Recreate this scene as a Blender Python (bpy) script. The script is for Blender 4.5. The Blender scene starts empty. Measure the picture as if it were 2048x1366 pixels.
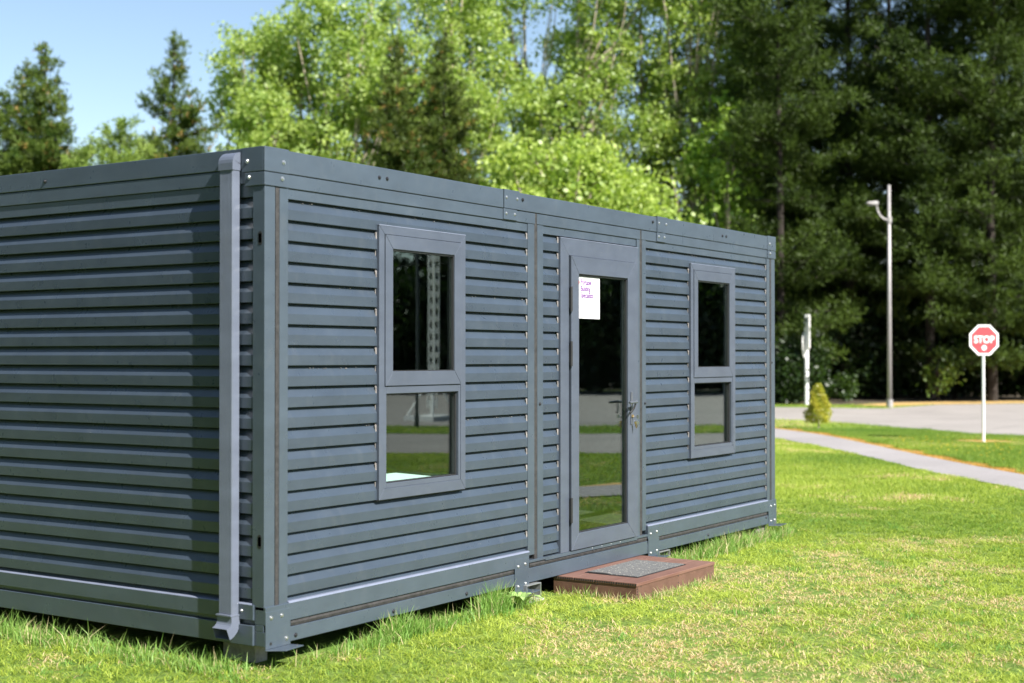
import bpy, bmesh, math, random
import numpy as np
from mathutils import Vector, Matrix
from mathutils.geometry import tessellate_polygon

scene = bpy.context.scene
col = scene.collection
R = math.radians

# ------------------------------------------------------------ camera, sky, sun, exposure
CAM = Vector((-5.1465, -4.8919, 1.4369))
YAW, PITCH, FPX = 0.98495, 0.01113, 2817.3
cd = bpy.data.cameras.new('camera')
cam = bpy.data.objects.new('camera', cd); col.objects.link(cam)
cam.location = CAM
cam.rotation_euler = (math.pi / 2 + PITCH, 0, -YAW)
cd.lens = FPX / 2048 * 36; cd.sensor_width = 36
cd.clip_start = 0.1; cd.clip_end = 2000
cd.dof.use_dof = True; cd.dof.focus_distance = 9.0; cd.dof.aperture_fstop = 1.8; cd.dof.aperture_blades = 9
scene.camera = cam

SUN_EL, SUN_AZ = R(42), R(193)           # azimuth measured from +Y towards +X
w = bpy.data.worlds.new("World"); scene.world = w; w.use_nodes = True
nt = w.node_tree; nt.nodes.clear()
sky = nt.nodes.new('ShaderNodeTexSky'); sky.sky_type = 'NISHITA'; sky.sun_disc = False
sky.sun_elevation = SUN_EL; sky.sun_rotation = SUN_AZ
sky.air_density = 1.0; sky.dust_density = 0.25; sky.ozone_density = 0.35
bg = nt.nodes.new('ShaderNodeBackground'); bg.inputs[1].default_value = 0.068
wo = nt.nodes.new('ShaderNodeOutputWorld')
nt.links.new(sky.outputs[0], bg.inputs[0]); nt.links.new(bg.outputs[0], wo.inputs[0])
sd = bpy.data.lights.new('sun', 'SUN'); sd.energy = 5.0; sd.angle = R(0.5); sd.color = (1, 0.96, 0.90)
sun = bpy.data.objects.new('sun', sd); col.objects.link(sun)
sdir = Vector((math.sin(SUN_AZ) * math.cos(SUN_EL), math.cos(SUN_AZ) * math.cos(SUN_EL), math.sin(SUN_EL)))
sun.rotation_euler = sdir.to_track_quat('Z', 'Y').to_euler(); sun.location = (0, -20, 30)
scene.view_settings.view_transform = 'Standard'; scene.view_settings.look = 'None'
scene.view_settings.exposure = 1.34; scene.view_settings.gamma = 1
scene.render.engine = 'CYCLES'
scene.cycles.max_bounces = 8; scene.cycles.transparent_max_bounces = 16

GZ = -0.12                                # ground level (z = 0 is the underside of the cabin frame)

def fwd_right():
    return Vector((math.sin(YAW), math.cos(YAW), 0)), Vector((math.cos(YAW), -math.sin(YAW), 0))
def at(px, d, z=GZ):
    """ground point at depth d metres along the view, px = column of the photograph"""
    f, r = fwd_right()
    p = Vector((CAM.x, CAM.y, 0)) + f * d + r * ((px - 1024) / FPX * d)
    return Vector((p.x, p.y, z))

# ------------------------------------------------------------ tags
def tag(o, label=None, cat=None, group=None, kind=None):
    if label: o['label'] = label
    if cat: o['category'] = cat
    if group: o['group'] = group
    if kind: o['kind'] = kind
    return o
def empty(name, loc, label, cat, group=None, rz=0):
    o = bpy.data.objects.new(name, None); col.objects.link(o)
    o.location = loc; o.rotation_euler = (0, 0, rz); o.empty_display_size = 0.1
    return tag(o, label, cat, group)
def copy_tree(o, parent=None):
    c = o.copy(); col.objects.link(c); c.parent = parent
    for ch in list(o.children): copy_tree(ch, c)
    return c

# ------------------------------------------------------------ materials
def mat(name):
    m = bpy.data.materials.new(name); m.use_nodes = True
    n = m.node_tree; b = n.nodes['Principled BSDF']
    return m, n, b
def N(n, t, **kw):
    x = n.nodes.new(t)
    for k, v in kw.items():
        if k in ('noise_dimensions', 'operation', 'feature', 'blend_type', 'data_type', 'attribute_name', 'distance', 'wave_type', 'bands_direction'): setattr(x, k, v)
        else: x.inputs[k].default_value = v
    return x
def noise(n, scale, detail=3, rough=0.55, vec=None, stretch=None):
    tc = n.nodes.new('ShaderNodeTexCoord')
    src = tc.outputs['Object']
    if stretch:
        mp = n.nodes.new('ShaderNodeMapping'); mp.inputs['Scale'].default_value = stretch
        n.links.new(src, mp.inputs[0]); src = mp.outputs[0]
    x = n.nodes.new('ShaderNodeTexNoise'); x.inputs['Scale'].default_value = scale
    x.inputs['Detail'].default_value = detail; x.inputs['Roughness'].default_value = rough
    n.links.new(src, x.inputs['Vector']); return x
def ramp(n, src, stops):
    r = n.nodes.new('ShaderNodeValToRGB'); e = r.color_ramp.elements
    while len(e) < len(stops): e.new(0.5)
    for i, (p, c) in enumerate(stops):
        e[i].position = p; e[i].color = (c[0], c[1], c[2], 1) if hasattr(c, '__len__') else (c, c, c, 1)
    n.links.new(src, r.inputs[0]); return r
def mixc(n, fac, a, b):
    x = n.nodes.new('ShaderNodeMix'); x.data_type = 'RGBA'
    for sock, v in ((x.inputs[0], fac), (x.inputs[6], a), (x.inputs[7], b)):
        if hasattr(v, 'links') or hasattr(v, 'is_linked'): n.links.new(v, sock)
        elif hasattr(v, '__len__'): sock.default_value = (v[0], v[1], v[2], 1)
        else: sock.default_value = v
    return x.outputs[2]
def bump(n, b, src, strength, dist):
    x = n.nodes.new('ShaderNodeBump'); x.inputs['Strength'].default_value = strength; x.inputs['Distance'].default_value = dist
    n.links.new(src, x.inputs['Height']); n.links.new(x.outputs[0], b.inputs['Normal']); return x

def painted_metal(name, c, rough=0.38, spec=0.5, dust=0.5, coat=0.0, wave=0.10):
    m, n, b = mat(name)
    a = noise(n, 3.0, 5, 0.6, stretch=(1, 1, 2.5))
    r1 = ramp(n, a.outputs[0], [(0.3, [x * 0.88 for x in c]), (0.7, [x * 1.12 for x in c])])
    # dust specks
    tc = n.nodes.new('ShaderNodeTexCoord')
    v = n.nodes.new('ShaderNodeTexVoronoi'); v.inputs['Scale'].default_value = 38
    n.links.new(tc.outputs['Object'], v.inputs['Vector'])
    sp = ramp(n, v.outputs['Distance'], [(0.035, 1.0), (0.07, 0.0)])
    big = noise(n, 1.7, 4, 0.7)
    gate = ramp(n, big.outputs[0], [(0.52, 0.0), (0.72, dust)])
    mu = N(n, 'ShaderNodeMath', operation='MULTIPLY'); n.links.new(sp.outputs[0], mu.inputs[0]); n.links.new(gate.outputs[0], mu.inputs[1])
    # faint water streaks / smears
    st = noise(n, 5.0, 4, 0.6, stretch=(2.2, 2.2, 1.2))
    sr = ramp(n, st.outputs[0], [(0.55, 0.0), (0.9, 0.08)])
    c2 = mixc(n, sr.outputs[0], r1.outputs[0], (0.28, 0.27, 0.24))
    c3 = mixc(n, mu.outputs[0], c2, (0.6, 0.58, 0.52))
    n.links.new(c3, b.inputs['Base Color'])
    rr = noise(n, 9.0, 3, 0.6); rr2 = ramp(n, rr.outputs[0], [(0.3, rough - 0.05), (0.7, rough + 0.08)])
    n.links.new(rr2.outputs[0], b.inputs['Roughness'])
    b.inputs['Specular IOR Level'].default_value = spec
    b.inputs['Coat Weight'].default_value = coat; b.inputs['Coat Roughness'].default_value = 0.2
    bn = noise(n, 2.2, 2, 0.5); bump(n, b, bn.outputs[0], wave, 0.02)
    return m
def plain(name, c, rough=0.5, metallic=0.0, var=0.12, scale=20, bmp=0.0, spec=0.5):
    m, n, b = mat(name)
    a = noise(n, scale, 4, 0.6)
    r1 = ramp(n, a.outputs[0], [(0.3, [x * (1 - var) for x in c]), (0.7, [min(1, x * (1 + var)) for x in c])])
    n.links.new(r1.outputs[0], b.inputs['Base Color'])
    b.inputs['Roughness'].default_value = rough; b.inputs['Metallic'].default_value = metallic
    b.inputs['Specular IOR Level'].default_value = spec
    if bmp: bump(n, b, a.outputs[0], bmp, 0.005)
    return m

SLATE = painted_metal('slate_paint', (0.048, 0.064, 0.084), 0.31, 0.70, wave=0.06)
SLATS = painted_metal('slat_paint', (0.037, 0.050, 0.068), 0.30, 0.70, wave=0.04)
FRAMEP = painted_metal('frame_paint', (0.062, 0.074, 0.100), 0.34, 0.6, 0.7)
PIPEP = painted_metal('pipe_paint', (0.108, 0.124, 0.165), 0.34, 0.5, 0.3)
BLACKR = plain('black_rubber', (0.015, 0.015, 0.016), 0.55)
GROOVE = plain('dark_gap', (0.02, 0.024, 0.026), 0.7)
SEALB = plain('old_sealant', (0.028, 0.026, 0.026), 0.7, var=0.5, scale=30, bmp=0.5)
SEALP = plain('pale_sealant', (0.22, 0.20, 0.19), 0.7, var=0.5, scale=40)
STEEL = plain('steel', (0.55, 0.55, 0.56), 0.28, 0.9)
DBOLT = plain('dark_bolt', (0.03, 0.03, 0.035), 0.3, 0.4)
GALV = plain('galvanised', (0.22, 0.23, 0.23), 0.5, 0.4, var=0.25, scale=25)
CONC = plain('concrete', (0.30, 0.28, 0.26), 0.9, var=0.25, scale=30, bmp=0.6)
TIMBER = plain('weathered_timber', (0.16, 0.14, 0.125), 0.85, var=0.35, scale=18, bmp=0.5)
INTW = plain('interior_lining', (0.035, 0.036, 0.035), 0.8)
INTF = plain('interior_floor', (0.05, 0.042, 0.03), 0.6)
TABLEM = plain('table_laminate', (0.78, 0.86, 0.84), 0.5, var=0.03)
PAPER = plain('paper', (0.62, 0.60, 0.62), 0.6, var=0.02)
INKP = plain('purple_ink', (0.12, 0.015, 0.19), 0.6)
INKR = plain('red_ink', (0.70, 0.16, 0.14), 0.6)
INKG = plain('grey_ink', (0.52, 0.48, 0.56), 0.6)
HAND = plain('grey_handle', (0.13, 0.14, 0.16), 0.35, 0.5)
BRASS = plain('brass', (0.6, 0.42, 0.18), 0.3, 0.9)
WHITEP = plain('white_paint', (0.80, 0.80, 0.78), 0.45, var=0.05)
SIGNB = plain('white_reflective', (0.84, 0.83, 0.80), 0.5, var=0.03)
REDS = plain('red_reflective', (0.72, 0.045, 0.055), 0.5, var=0.06)
GALVP = plain('lamp_post_steel', (0.34, 0.32, 0.31), 0.5, 0.3, var=0.12, scale=4)
DKPOST = plain('dark_post', (0.05, 0.06, 0.07), 0.5)
LENS = plain('lamp_lens', (0.6, 0.62, 0.62), 0.25)
BARKT = plain('pale_bark', (0.36, 0.30, 0.23), 0.9, var=0.35, scale=6, bmp=0.5)
BARKD = plain('dark_bark', (0.022, 0.016, 0.012), 0.95, var=0.4, scale=8, bmp=0.5)

def glass_mat():
    m = bpy.data.materials.new('window_glass'); m.use_nodes = True; n = m.node_tree; n.nodes.clear()
    o = n.nodes.new('ShaderNodeOutputMaterial'); mx = n.nodes.new('ShaderNodeMixShader')
    t = n.nodes.new('ShaderNodeBsdfTransparent'); t.inputs[0].default_value = (0.90, 0.975, 0.96, 1)
    g = n.nodes.new('ShaderNodeBsdfGlossy'); g.inputs['Roughness'].default_value = 0.0; g.inputs[0].default_value = (0.92, 1, 0.97, 1)
    lw = n.nodes.new('ShaderNodeLayerWeight'); lw.inputs[0].default_value = 0.5
    p = N(n, 'ShaderNodeMath', operation='POWER'); p.inputs[1].default_value = 3.5; n.links.new(lw.outputs['Facing'], p.inputs[0])
    ma = N(n, 'ShaderNodeMath', operation='MULTIPLY_ADD'); ma.inputs[1].default_value = 0.88; ma.inputs[2].default_value = 0.075
    n.links.new(p.outputs[0], ma.inputs[0]); n.links.new(ma.outputs[0], mx.inputs[0])
    nz = noise(n, 1.3, 1, 0.5); bp = n.nodes.new('ShaderNodeBump'); bp.inputs['Strength'].default_value = 0.05; bp.inputs['Distance'].default_value = 0.01
    n.links.new(nz.outputs[0], bp.inputs['Height']); n.links.new(bp.outputs[0], g.inputs['Normal'])
    n.links.new(t.outputs[0], mx.inputs[1]); n.links.new(g.outputs[0], mx.inputs[2]); n.links.new(mx.outputs[0], o.inputs[0])
    return m
GLASS = glass_mat()

def foliage_mat(name, trans=0.4, gloss=0.06, rough=0.45, tmul=(1.25, 1.3, 0.7)):
    m = bpy.data.materials.new(name); m.use_nodes = True; n = m.node_tree; n.nodes.clear()
    o = n.nodes.new('ShaderNodeOutputMaterial')
    at_ = n.nodes.new('ShaderNodeAttribute'); at_.attribute_name = 'col'
    d = n.nodes.new('ShaderNodeBsdfDiffuse'); t = n.nodes.new('ShaderNodeBsdfTranslucent'); g = n.nodes.new('ShaderNodeBsdfGlossy')
    g.inputs['Roughness'].default_value = rough; g.inputs[0].default_value = (1, 1, 1, 1)
    vm = n.nodes.new('ShaderNodeVectorMath'); vm.operation = 'MULTIPLY'; vm.inputs[1].default_value = tmul
    n.links.new(at_.outputs['Color'], vm.inputs[0]); n.links.new(vm.outputs[0], t.inputs[0])
    n.links.new(at_.outputs['Color'], d.inputs[0])
    m1 = n.nodes.new('ShaderNodeMixShader'); m1.inputs[0].default_value = trans
    n.links.new(d.outputs[0], m1.inputs[1]); n.links.new(t.outputs[0], m1.inputs[2])
    m2 = n.nodes.new('ShaderNodeMixShader'); m2.inputs[0].default_value = gloss
    n.links.new(m1.outputs[0], m2.inputs[1]); n.links.new(g.outputs[0], m2.inputs[2]); n.links.new(m2.outputs[0], o.inputs[0])
    return m
LEAFM = foliage_mat('leaf', 0.48, 0.025)
NEEDLEM = foliage_mat('needle', 0.25, 0.012, 0.5)
GRASSM = foliage_mat('grass_blade', 0.38, 0.015, 0.5, (1.2, 1.25, 0.8))

def lawn_mat():
    m, n, b = mat('lawn_soil')
    a = noise(n, 0.45, 6, 0.65); f = noise(n, 26, 6, 0.75); g = noise(n, 3.2, 5, 0.7)
    c1 = ramp(n, a.outputs[0], [(0.35, (0.10, 0.19, 0.035)), (0.55, (0.17, 0.25, 0.05)), (0.75, (0.25, 0.27, 0.08))])
    c2 = ramp(n, g.outputs[0], [(0.35, (0.07, 0.14, 0.025)), (0.6, (0.2, 0.26, 0.06)), (0.75, (0.30, 0.25, 0.12))])
    c = mixc(n, 0.5, c1.outputs[0], c2.outputs[0])
    fr = ramp(n, f.outputs[0], [(0.35, 0.55), (0.65, 1.25)])
    x = n.nodes.new('ShaderNodeMix'); x.data_type = 'RGBA'; x.blend_type = 'MULTIPLY'; x.inputs[0].default_value = 1
    n.links.new(c, x.inputs[6]); n.links.new(fr.outputs[0], x.inputs[7])
    n.links.new(x.outputs[2], b.inputs['Base Color']); b.inputs['Roughness'].default_value = 0.9; b.inputs['Specular IOR Level'].default_value = 0.1
    bump(n, b, f.outputs[0], 0.8, 0.03); return m
def asphalt_mat(name, c):
    m, n, b = mat(name)
    a = noise(n, 0.5, 4, 0.6); f = noise(n, 60, 4, 0.8); s = noise(n, 0.9, 3, 0.5, stretch=(0.3, 2.2, 1))
    c1 = ramp(n, a.outputs[0], [(0.3, [x * 0.88 for x in c]), (0.7, [x * 1.1 for x in c])])
    fr = ramp(n, f.outputs[0], [(0.3, 0.75), (0.7, 1.2)])
    sr = ramp(n, s.outputs[0], [(0.60, 0.0), (0.72, 0.3)])
    x = n.nodes.new('ShaderNodeMix'); x.data_type = 'RGBA'; x.blend_type = 'MULTIPLY'; x.inputs[0].default_value = 1
    n.links.new(c1.outputs[0], x.inputs[6]); n.links.new(fr.outputs[0], x.inputs[7])
    c3 = mixc(n, sr.outputs[0], x.outputs[2], [v * 0.6 for v in c])
    n.links.new(c3, b.inputs['Base Color']); b.inputs['Roughness'].default_value = 0.85
    bump(n, b, f.outputs[0], 0.5, 0.01); return m
LAWN = lawn_mat()
ROADM = asphalt_mat('worn_chipseal', (0.27, 0.245, 0.225))
PATHM = asphalt_mat('path_concrete', (0.27, 0.25, 0.245))
DRYM = plain('dry_grass_edge', (0.42, 0.27, 0.09), 0.95, var=0.35, scale=6, bmp=0.8)
DUFF = plain('needle_litter', (0.055, 0.042, 0.022), 0.95, var=0.4, scale=3, bmp=0.8)

# ------------------------------------------------------------ mesh helpers
class MB:
    def __init__(s): s.v = []; s.f = []
    def box(s, x0, x1, y0, y1, z0, z1):
        b = len(s.v)
        s.v += [(x, y, z) for z in (z0, z1) for y in (y0, y1) for x in (x0, x1)]
        s.f += [tuple(b + i for i in q) for q in ((0, 2, 3, 1), (4, 5, 7, 6), (0, 1, 5, 4), (2, 6, 7, 3), (0, 4, 6, 2), (1, 3, 7, 5))]
        return s
    def cyl(s, p, q, r0, r1=None, n=10, cap=True):
        p = Vector(p); q = Vector(q); r1 = r0 if r1 is None else r1
        d = (q - p).normalized(); a = d.orthogonal().normalized(); c = d.cross(a); b = len(s.v)
        for (o, r) in ((p, r0), (q, r1)):
            for i in range(n):
                t = 2 * math.pi * i / n; s.v.append(tuple(o + (a * math.cos(t) + c * math.sin(t)) * r))
        for i in range(n): s.f.append((b + i, b + (i + 1) % n, b + n + (i + 1) % n, b + n + i))
        if cap: s.f.append(tuple(b + n - 1 - i for i in range(n))); s.f.append(tuple(b + n + i for i in range(n)))
        return s
    def tube(s, pts, r, n=8):
        pts = [Vector(p) for p in pts]; b = len(s.v); L = len(pts)
        rs = r if hasattr(r, '__len__') else [r] * L; a = None
        for k in range(L):
            d = (pts[min(k + 1, L - 1)] - pts[max(k - 1, 0)]).normalized()
            a = d.orthogonal().normalized() if a is None else (a - d * a.dot(d)).normalized()
            c = d.cross(a)
            for i in range(n):
                t = 2 * math.pi * i / n; s.v.append(tuple(pts[k] + (a * math.cos(t) + c * math.sin(t)) * rs[k]))
        for k in range(L - 1):
            for i in range(n): s.f.append((b + k * n + i, b + k * n + (i + 1) % n, b + (k + 1) * n + (i + 1) % n, b + (k + 1) * n + i))
        s.f.append(tuple(b + n - 1 - i for i in range(n))); s.f.append(tuple(b + (L - 1) * n + i for i in range(n)))
        return s
    def poly(s, pts2, z0, z1, axis='z'):
        """prism of a polygon; axis z: pts (x,y); axis x: pts (y,z); axis y: pts (x,z)"""
        def mk(p, t): return {'z': (p[0], p[1], t), 'x': (t, p[0], p[1]), 'y': (p[0], t, p[1])}[axis]
        b = len(s.v); k = len(pts2)
        s.v += [mk(p, z0) for p in pts2] + [mk(p, z1) for p in pts2]
        s.f += [tuple(range(b + k - 1, b - 1, -1)), tuple(range(b + k, b + 2 * k))]
        s.f += [(b + i, b + (i + 1) % k, b + k + (i + 1) % k, b + k + i) for i in range(k)]
        return s
    def xf(s, M):
        s.v = [tuple(M @ Vector(v)) for v in s.v]; return s
    def build(s, name, m, parent=None, bevel=0.0, smooth=False, label=None, fix=True):
        me = bpy.data.meshes.new(name); me.from_pydata(s.v, [], s.f); 
        if fix:
            bm = bmesh.new(); bm.from_mesh(me); bmesh.ops.recalc_face_normals(bm, faces=bm.faces); bm.to_mesh(me); bm.free()
        me.materials.append(m)
        if smooth: me.shade_smooth()
        o = bpy.data.objects.new(name, me); col.objects.link(o)
        if parent: o.parent = parent
        if bevel:
            bv = o.modifiers.new('bevel', 'BEVEL'); bv.width = bevel; bv.segments = 2; bv.limit_method = 'ANGLE'; bv.angle_limit = R(40)
        if label: o['label'] = label
        return o
def np_obj(name, V, F, C, m, parent=None, smooth=False):
    V = np.asarray(V, np.float32); F = np.asarray(F, np.int32); k = F.shape[1]
    me = bpy.data.meshes.new(name); me.vertices.add(len(V)); me.vertices.foreach_set('co', V.ravel())
    me.loops.add(F.size); me.loops.foreach_set('vertex_index', F.ravel())
    me.polygons.add(len(F)); me.polygons.foreach_set('loop_start', np.arange(0, F.size, k, dtype=np.int32))
    me.update(calc_edges=True)
    a = me.color_attributes.new('col', 'FLOAT_COLOR', 'POINT')
    C4 = np.ones((len(V), 4), np.float32); C4[:, :3] = C; a.data.foreach_set('color', C4.ravel())
    me.materials.append(m)
    if smooth: me.shade_smooth()
    o = bpy.data.objects.new(name, me); col.objects.link(o)
    if parent: o.parent = parent
    return o
def frame_box(mb, x0, x1, z0, z1, l, r, b, t, y0, y1):
    """rectangular frame with given member widths, butted"""
    mb.box(x0, x0 + l, y0, y1, z0, z1); mb.box(x1 - r, x1, y0, y1, z0, z1)
    mb.box(x0 + l, x1 - r, y0, y1, z0, z0 + b); mb.box(x0 + l, x1 - r, y0, y1, z1 - t, z1); return mb
def mitred(x0, x1, z0, z1, wl, wr, wb, wt, yf, yb):
    """mitred picture frame: members meet at 45 deg with a hairline gap"""
    mb = MB(); g = 0.0007
    o = [(x0, z0), (x1, z0), (x1, z1), (x0, z1)]; i = [(x0 + wl, z0 + wb), (x1 - wr, z0 + wb), (x1 - wr, z1 - wt), (x0 + wl, z1 - wt)]
    for k in range(4):
        a, b_ = o[k], o[(k + 1) % 4]; c, d = i[(k + 1) % 4], i[k]
        if k == 0: q = [(a[0] + g, a[1]), (b_[0] - g, b_[1]), (c[0] - g, c[1]), (d[0] + g, d[1])]
        elif k == 1: q = [(a[0], a[1] + g), (b_[0], b_[1] - g), (c[0], c[1] - g), (d[0], d[1] + g)]
        elif k == 2: q = [(a[0] - g, a[1]), (b_[0] + g, b_[1]), (c[0] + g, c[1]), (d[0] - g, d[1])]
        else: q = [(a[0], a[1] - g), (b_[0], b_[1] + g), (c[0], c[1] + g), (d[0], d[1] - g)]
        mb.poly(q, yf, yb, 'y')
    return mb

# ------------------------------------------------------------ ground, roads, path
def sheet(name, pts, z, m, kind='structure', sub=0):
    tri = tessellate_polygon([[Vector((p[0], p[1], 0)) for p in pts]])
    me = bpy.data.meshes.new(name); me.from_pydata([(p[0], p[1], z) for p in pts], [], [tuple(t) for t in tri])
    bm = bmesh.new(); bm.from_mesh(me); bmesh.ops.recalc_face_normals(bm, faces=bm.faces)
    if sum(f.normal.z for f in bm.faces) < 0: bmesh.ops.reverse_faces(bm, faces=bm.faces)
    bm.to_mesh(me); bm.free(); me.materials.append(m)
    o = bpy.data.objects.new(name, me); col.objects.link(o); o['kind'] = kind; return o
def smooth_line(pts, k=6):
    out = []
    P = [Vector(p) for p in pts]
    for i in range(len(P) - 1):
        p0 = P[max(i - 1, 0)]; p1 = P[i]; p2 = P[i + 1]; p3 = P[min(i + 2, len(P) - 1)]
        for j in range(k):
            t = j / k
            out.append(0.5 * ((2 * p1) + (p2 - p0) * t + (2 * p0 - 5 * p1 + 4 * p2 - p3) * t * t + (3 * p1 - p0 - 3 * p2 + p3) * t ** 3))
    out.append(P[-1]); return [(v[0], v[1]) for v in out]
path_near = smooth_line([(40, 30), (27, 13.5), (22.6, 8.5), (20.09, 5.84), (18.08, 4.09), (16.08, 2.54), (14.18, 1.19), (13.0, 0.2), (11.83, -0.78), (9.6, -2.3), (6.6, -4.0), (3, -6.4), (-3, -11)])
path_far = smooth_line([(42, 28.5), (29.2, 13.8), (25.5, 9.6), (23.48, 7.28), (21.66, 5.48), (19.19, 3.63), (17.03, 2.08), (15.43, 0.88), (14.03, -0.25), (11.2, -2.5), (8.3, -4.4), (4.2, -7.2), (-2, -12.2)])
path_poly = path_near + path_far[::-1]
edge_out = []
for i, p in enumerate(path_far):
    q = path_far[min(i + 1, len(path_far) - 1)]; o_ = path_far[max(i - 1, 0)]
    d = Vector((q[0] - o_[0], q[1] - o_[1])).normalized(); nrm = Vector((-d.y, d.x))
    wv = 0.22 + 0.10 * math.sin(i * 1.7) + 0.05 * math.sin(i * 4.1)
    edge_out.append((p[0] + nrm.x * wv, p[1] + nrm.y * wv))
edge_poly = path_far + edge_out[::-1]
road_near = smooth_line([(44, 34), (33, 19), (29.3, 12.5), (27.94, 9.18), (27.2, 7.3), (25.89, 5.6), (24.67, 4.31), (23.5, 3.1), (22.9, 1.2), (19.5, -2.0), (15.76, -4.84), (14.6, -6.6), (12.75, -9.35), (9.5, -13.5), (5, -20), (-2, -30)], 4)
road_poly = road_near + [(14, -38), (45, -36), (53, -24), (56, -8), (49, 1), (43.76, 6.94), (40.97, 9.0), (36.6, 9.3), (36.24, 10.86), (35.6, 13.5), (40, 20), (50, 34)]
island = smooth_line([(21.07, -7.32), (23.9, -8.64), (23.2, -9.9), (20.5, -13.8), (17.5, -18.5), (12, -27), (9.6, -26), (14.6, -17.6), (17.28, -12.96), (19.43, -9.76), (21.07, -7.32)], 4)[:-1]
def pip(pts, X, Y):
    ins = np.zeros(len(X), bool); n_ = len(pts)
    for i in range(n_):
        x1, y1 = pts[i]; x2, y2 = pts[(i + 1) % n_]
        if y1 == y2: continue
        c = ((y1 > Y) != (y2 > Y)) & (X < (x2 - x1) * (Y - y1) / (y2 - y1) + x1)
        ins ^= c
    return ins
G = 600
gm = MB(); gm.v = [(-G, -G, GZ), (G, -G, GZ), (G, G, GZ), (-G, G, GZ)]; gm.f = [(0, 1, 2, 3)]
tag(gm.build('lawn', LAWN, fix=False), kind='structure')
sheet('footpath', path_poly, GZ + 0.012, PATHM)
sheet('dry_verge_edge', edge_poly, GZ + 0.006, DRYM)
sheet('road', road_poly, GZ + 0.004, ROADM)
sheet('grass_island', island, GZ + 0.010, LAWN)
island_edge = [(p[0] + 0.25 * math.cos(i), p[1] + 0.25 * math.sin(i * 1.3)) for i, p in enumerate(island)]
# woodland floor beyond the road (dark needle litter)
wood = [(50, 45), (38, 24), (37.6, 15), (38.6, 11.6), (42.2, 10.6), (45.5, 8.4), (52, 2.0), (58, -8), (56, -24), (48, -37), (10, -40), (10, -80), (120, -80), (120, 60)]
sheet('woodland_floor', wood, GZ + 0.008, DUFF)
# dry edge strip between road and wood on the right
litter = [(41.0, 9.1), (43.8, 7.05), (49, 1.1), (56, -8), (58.5, -8), (52.2, 2.0), (45.7, 8.5), (42.3, 10.7), (39, 11.2), (38.3, 9.8)]
sheet('leaf_litter_strip', litter, GZ + 0.011, DRYM)
# bare ring around the stop sign's foot
pts = [(21.085 + (0.62 + 0.07 * math.sin(i * 2.3)) * math.cos(i * math.pi / 12), 2.172 + (0.62 + 0.07 * math.cos(i * 1.9)) * math.sin(i * math.pi / 12)) for i in range(24)]
sheet('bare_soil_patch', pts, GZ + 0.010, DRYM)

# ------------------------------------------------------------ the cabin
L_, W_, H_ = 6.375, 5.85, 2.482
cabin = empty('portable_cabin', (0, 0, 0), 'dark grey ribbed steel cabin with two windows and a glazed door on the lawn', 'portable cabin')
PITCH_S, Z0S = 0.10585, 2.239
def slat_profile(k):
    zt = Z0S - k * PITCH_S; zb = zt - PITCH_S
    # (out, z): gap, upper slanting facet, upright facet, undercut
    return [(-0.030, zt - 0.001), (-0.026, zt - 0.006), (-0.0048, zt - 0.048), (-0.003, zt - 0.052), (-0.003, zb + 0.0022), (-0.006, zb + 0.0010), (-0.030, zb + 0.0003)]
NS = 19
def slats(mb, segs_of, face):
    """face: function (u, out, z) -> xyz; segs_of(k): list of (u0,u1)"""
    rnd = random.Random(3)
    for k in range(NS + 1):
        pr = slat_profile(k)
        if k == NS: pr = [(o, max(z, 0.15)) for o, z in pr]
        jz = rnd.uniform(-0.0012, 0.0012)
        for (u0, u1) in segs_of(k):
            b = len(mb.v); n_ = len(pr)
            for u in (u0, u1): mb.v += [face(u, o, z + jz) for o, z in pr]
            for i in range(n_ - 1): mb.f.append((b + i, b + i + 1, b + n_ + i + 1, b + n_ + i))
            mb.f.append(tuple(b + i for i in range(n_))); mb.f.append(tuple(b + n_ + n_ - 1 - i for i in range(n_)))
front = lambda u, o, z: (u, -o, z)
left = lambda u, o, z: (-o, u, z)
right = lambda u, o, z: (L_ + o, u, z)
def row_holes(u0, u1, holes):
    def f(k):
        zt = Z0S - k * PITCH_S; zb = zt - PITCH_S
        segs = [(u0, u1)]
        for (a, b_, zl, zh) in holes:
            if zt > zl + 0.05 and zb < zh - 0.05:
                segs = [s for (p, q) in segs for s in ((p, min(q, a)), (max(p, b_), q)) if s[1] - s[0] > 0.005]
        return segs
    return f
WIN = (0.889, 1.705, 0.652, 2.163); DX3 = 3.826
WIN3 = (WIN[0] + DX3, WIN[1] + DX3, WIN[2], WIN[3])
DOOR = (2.788, 3.862, 0.05, 2.228)
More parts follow.
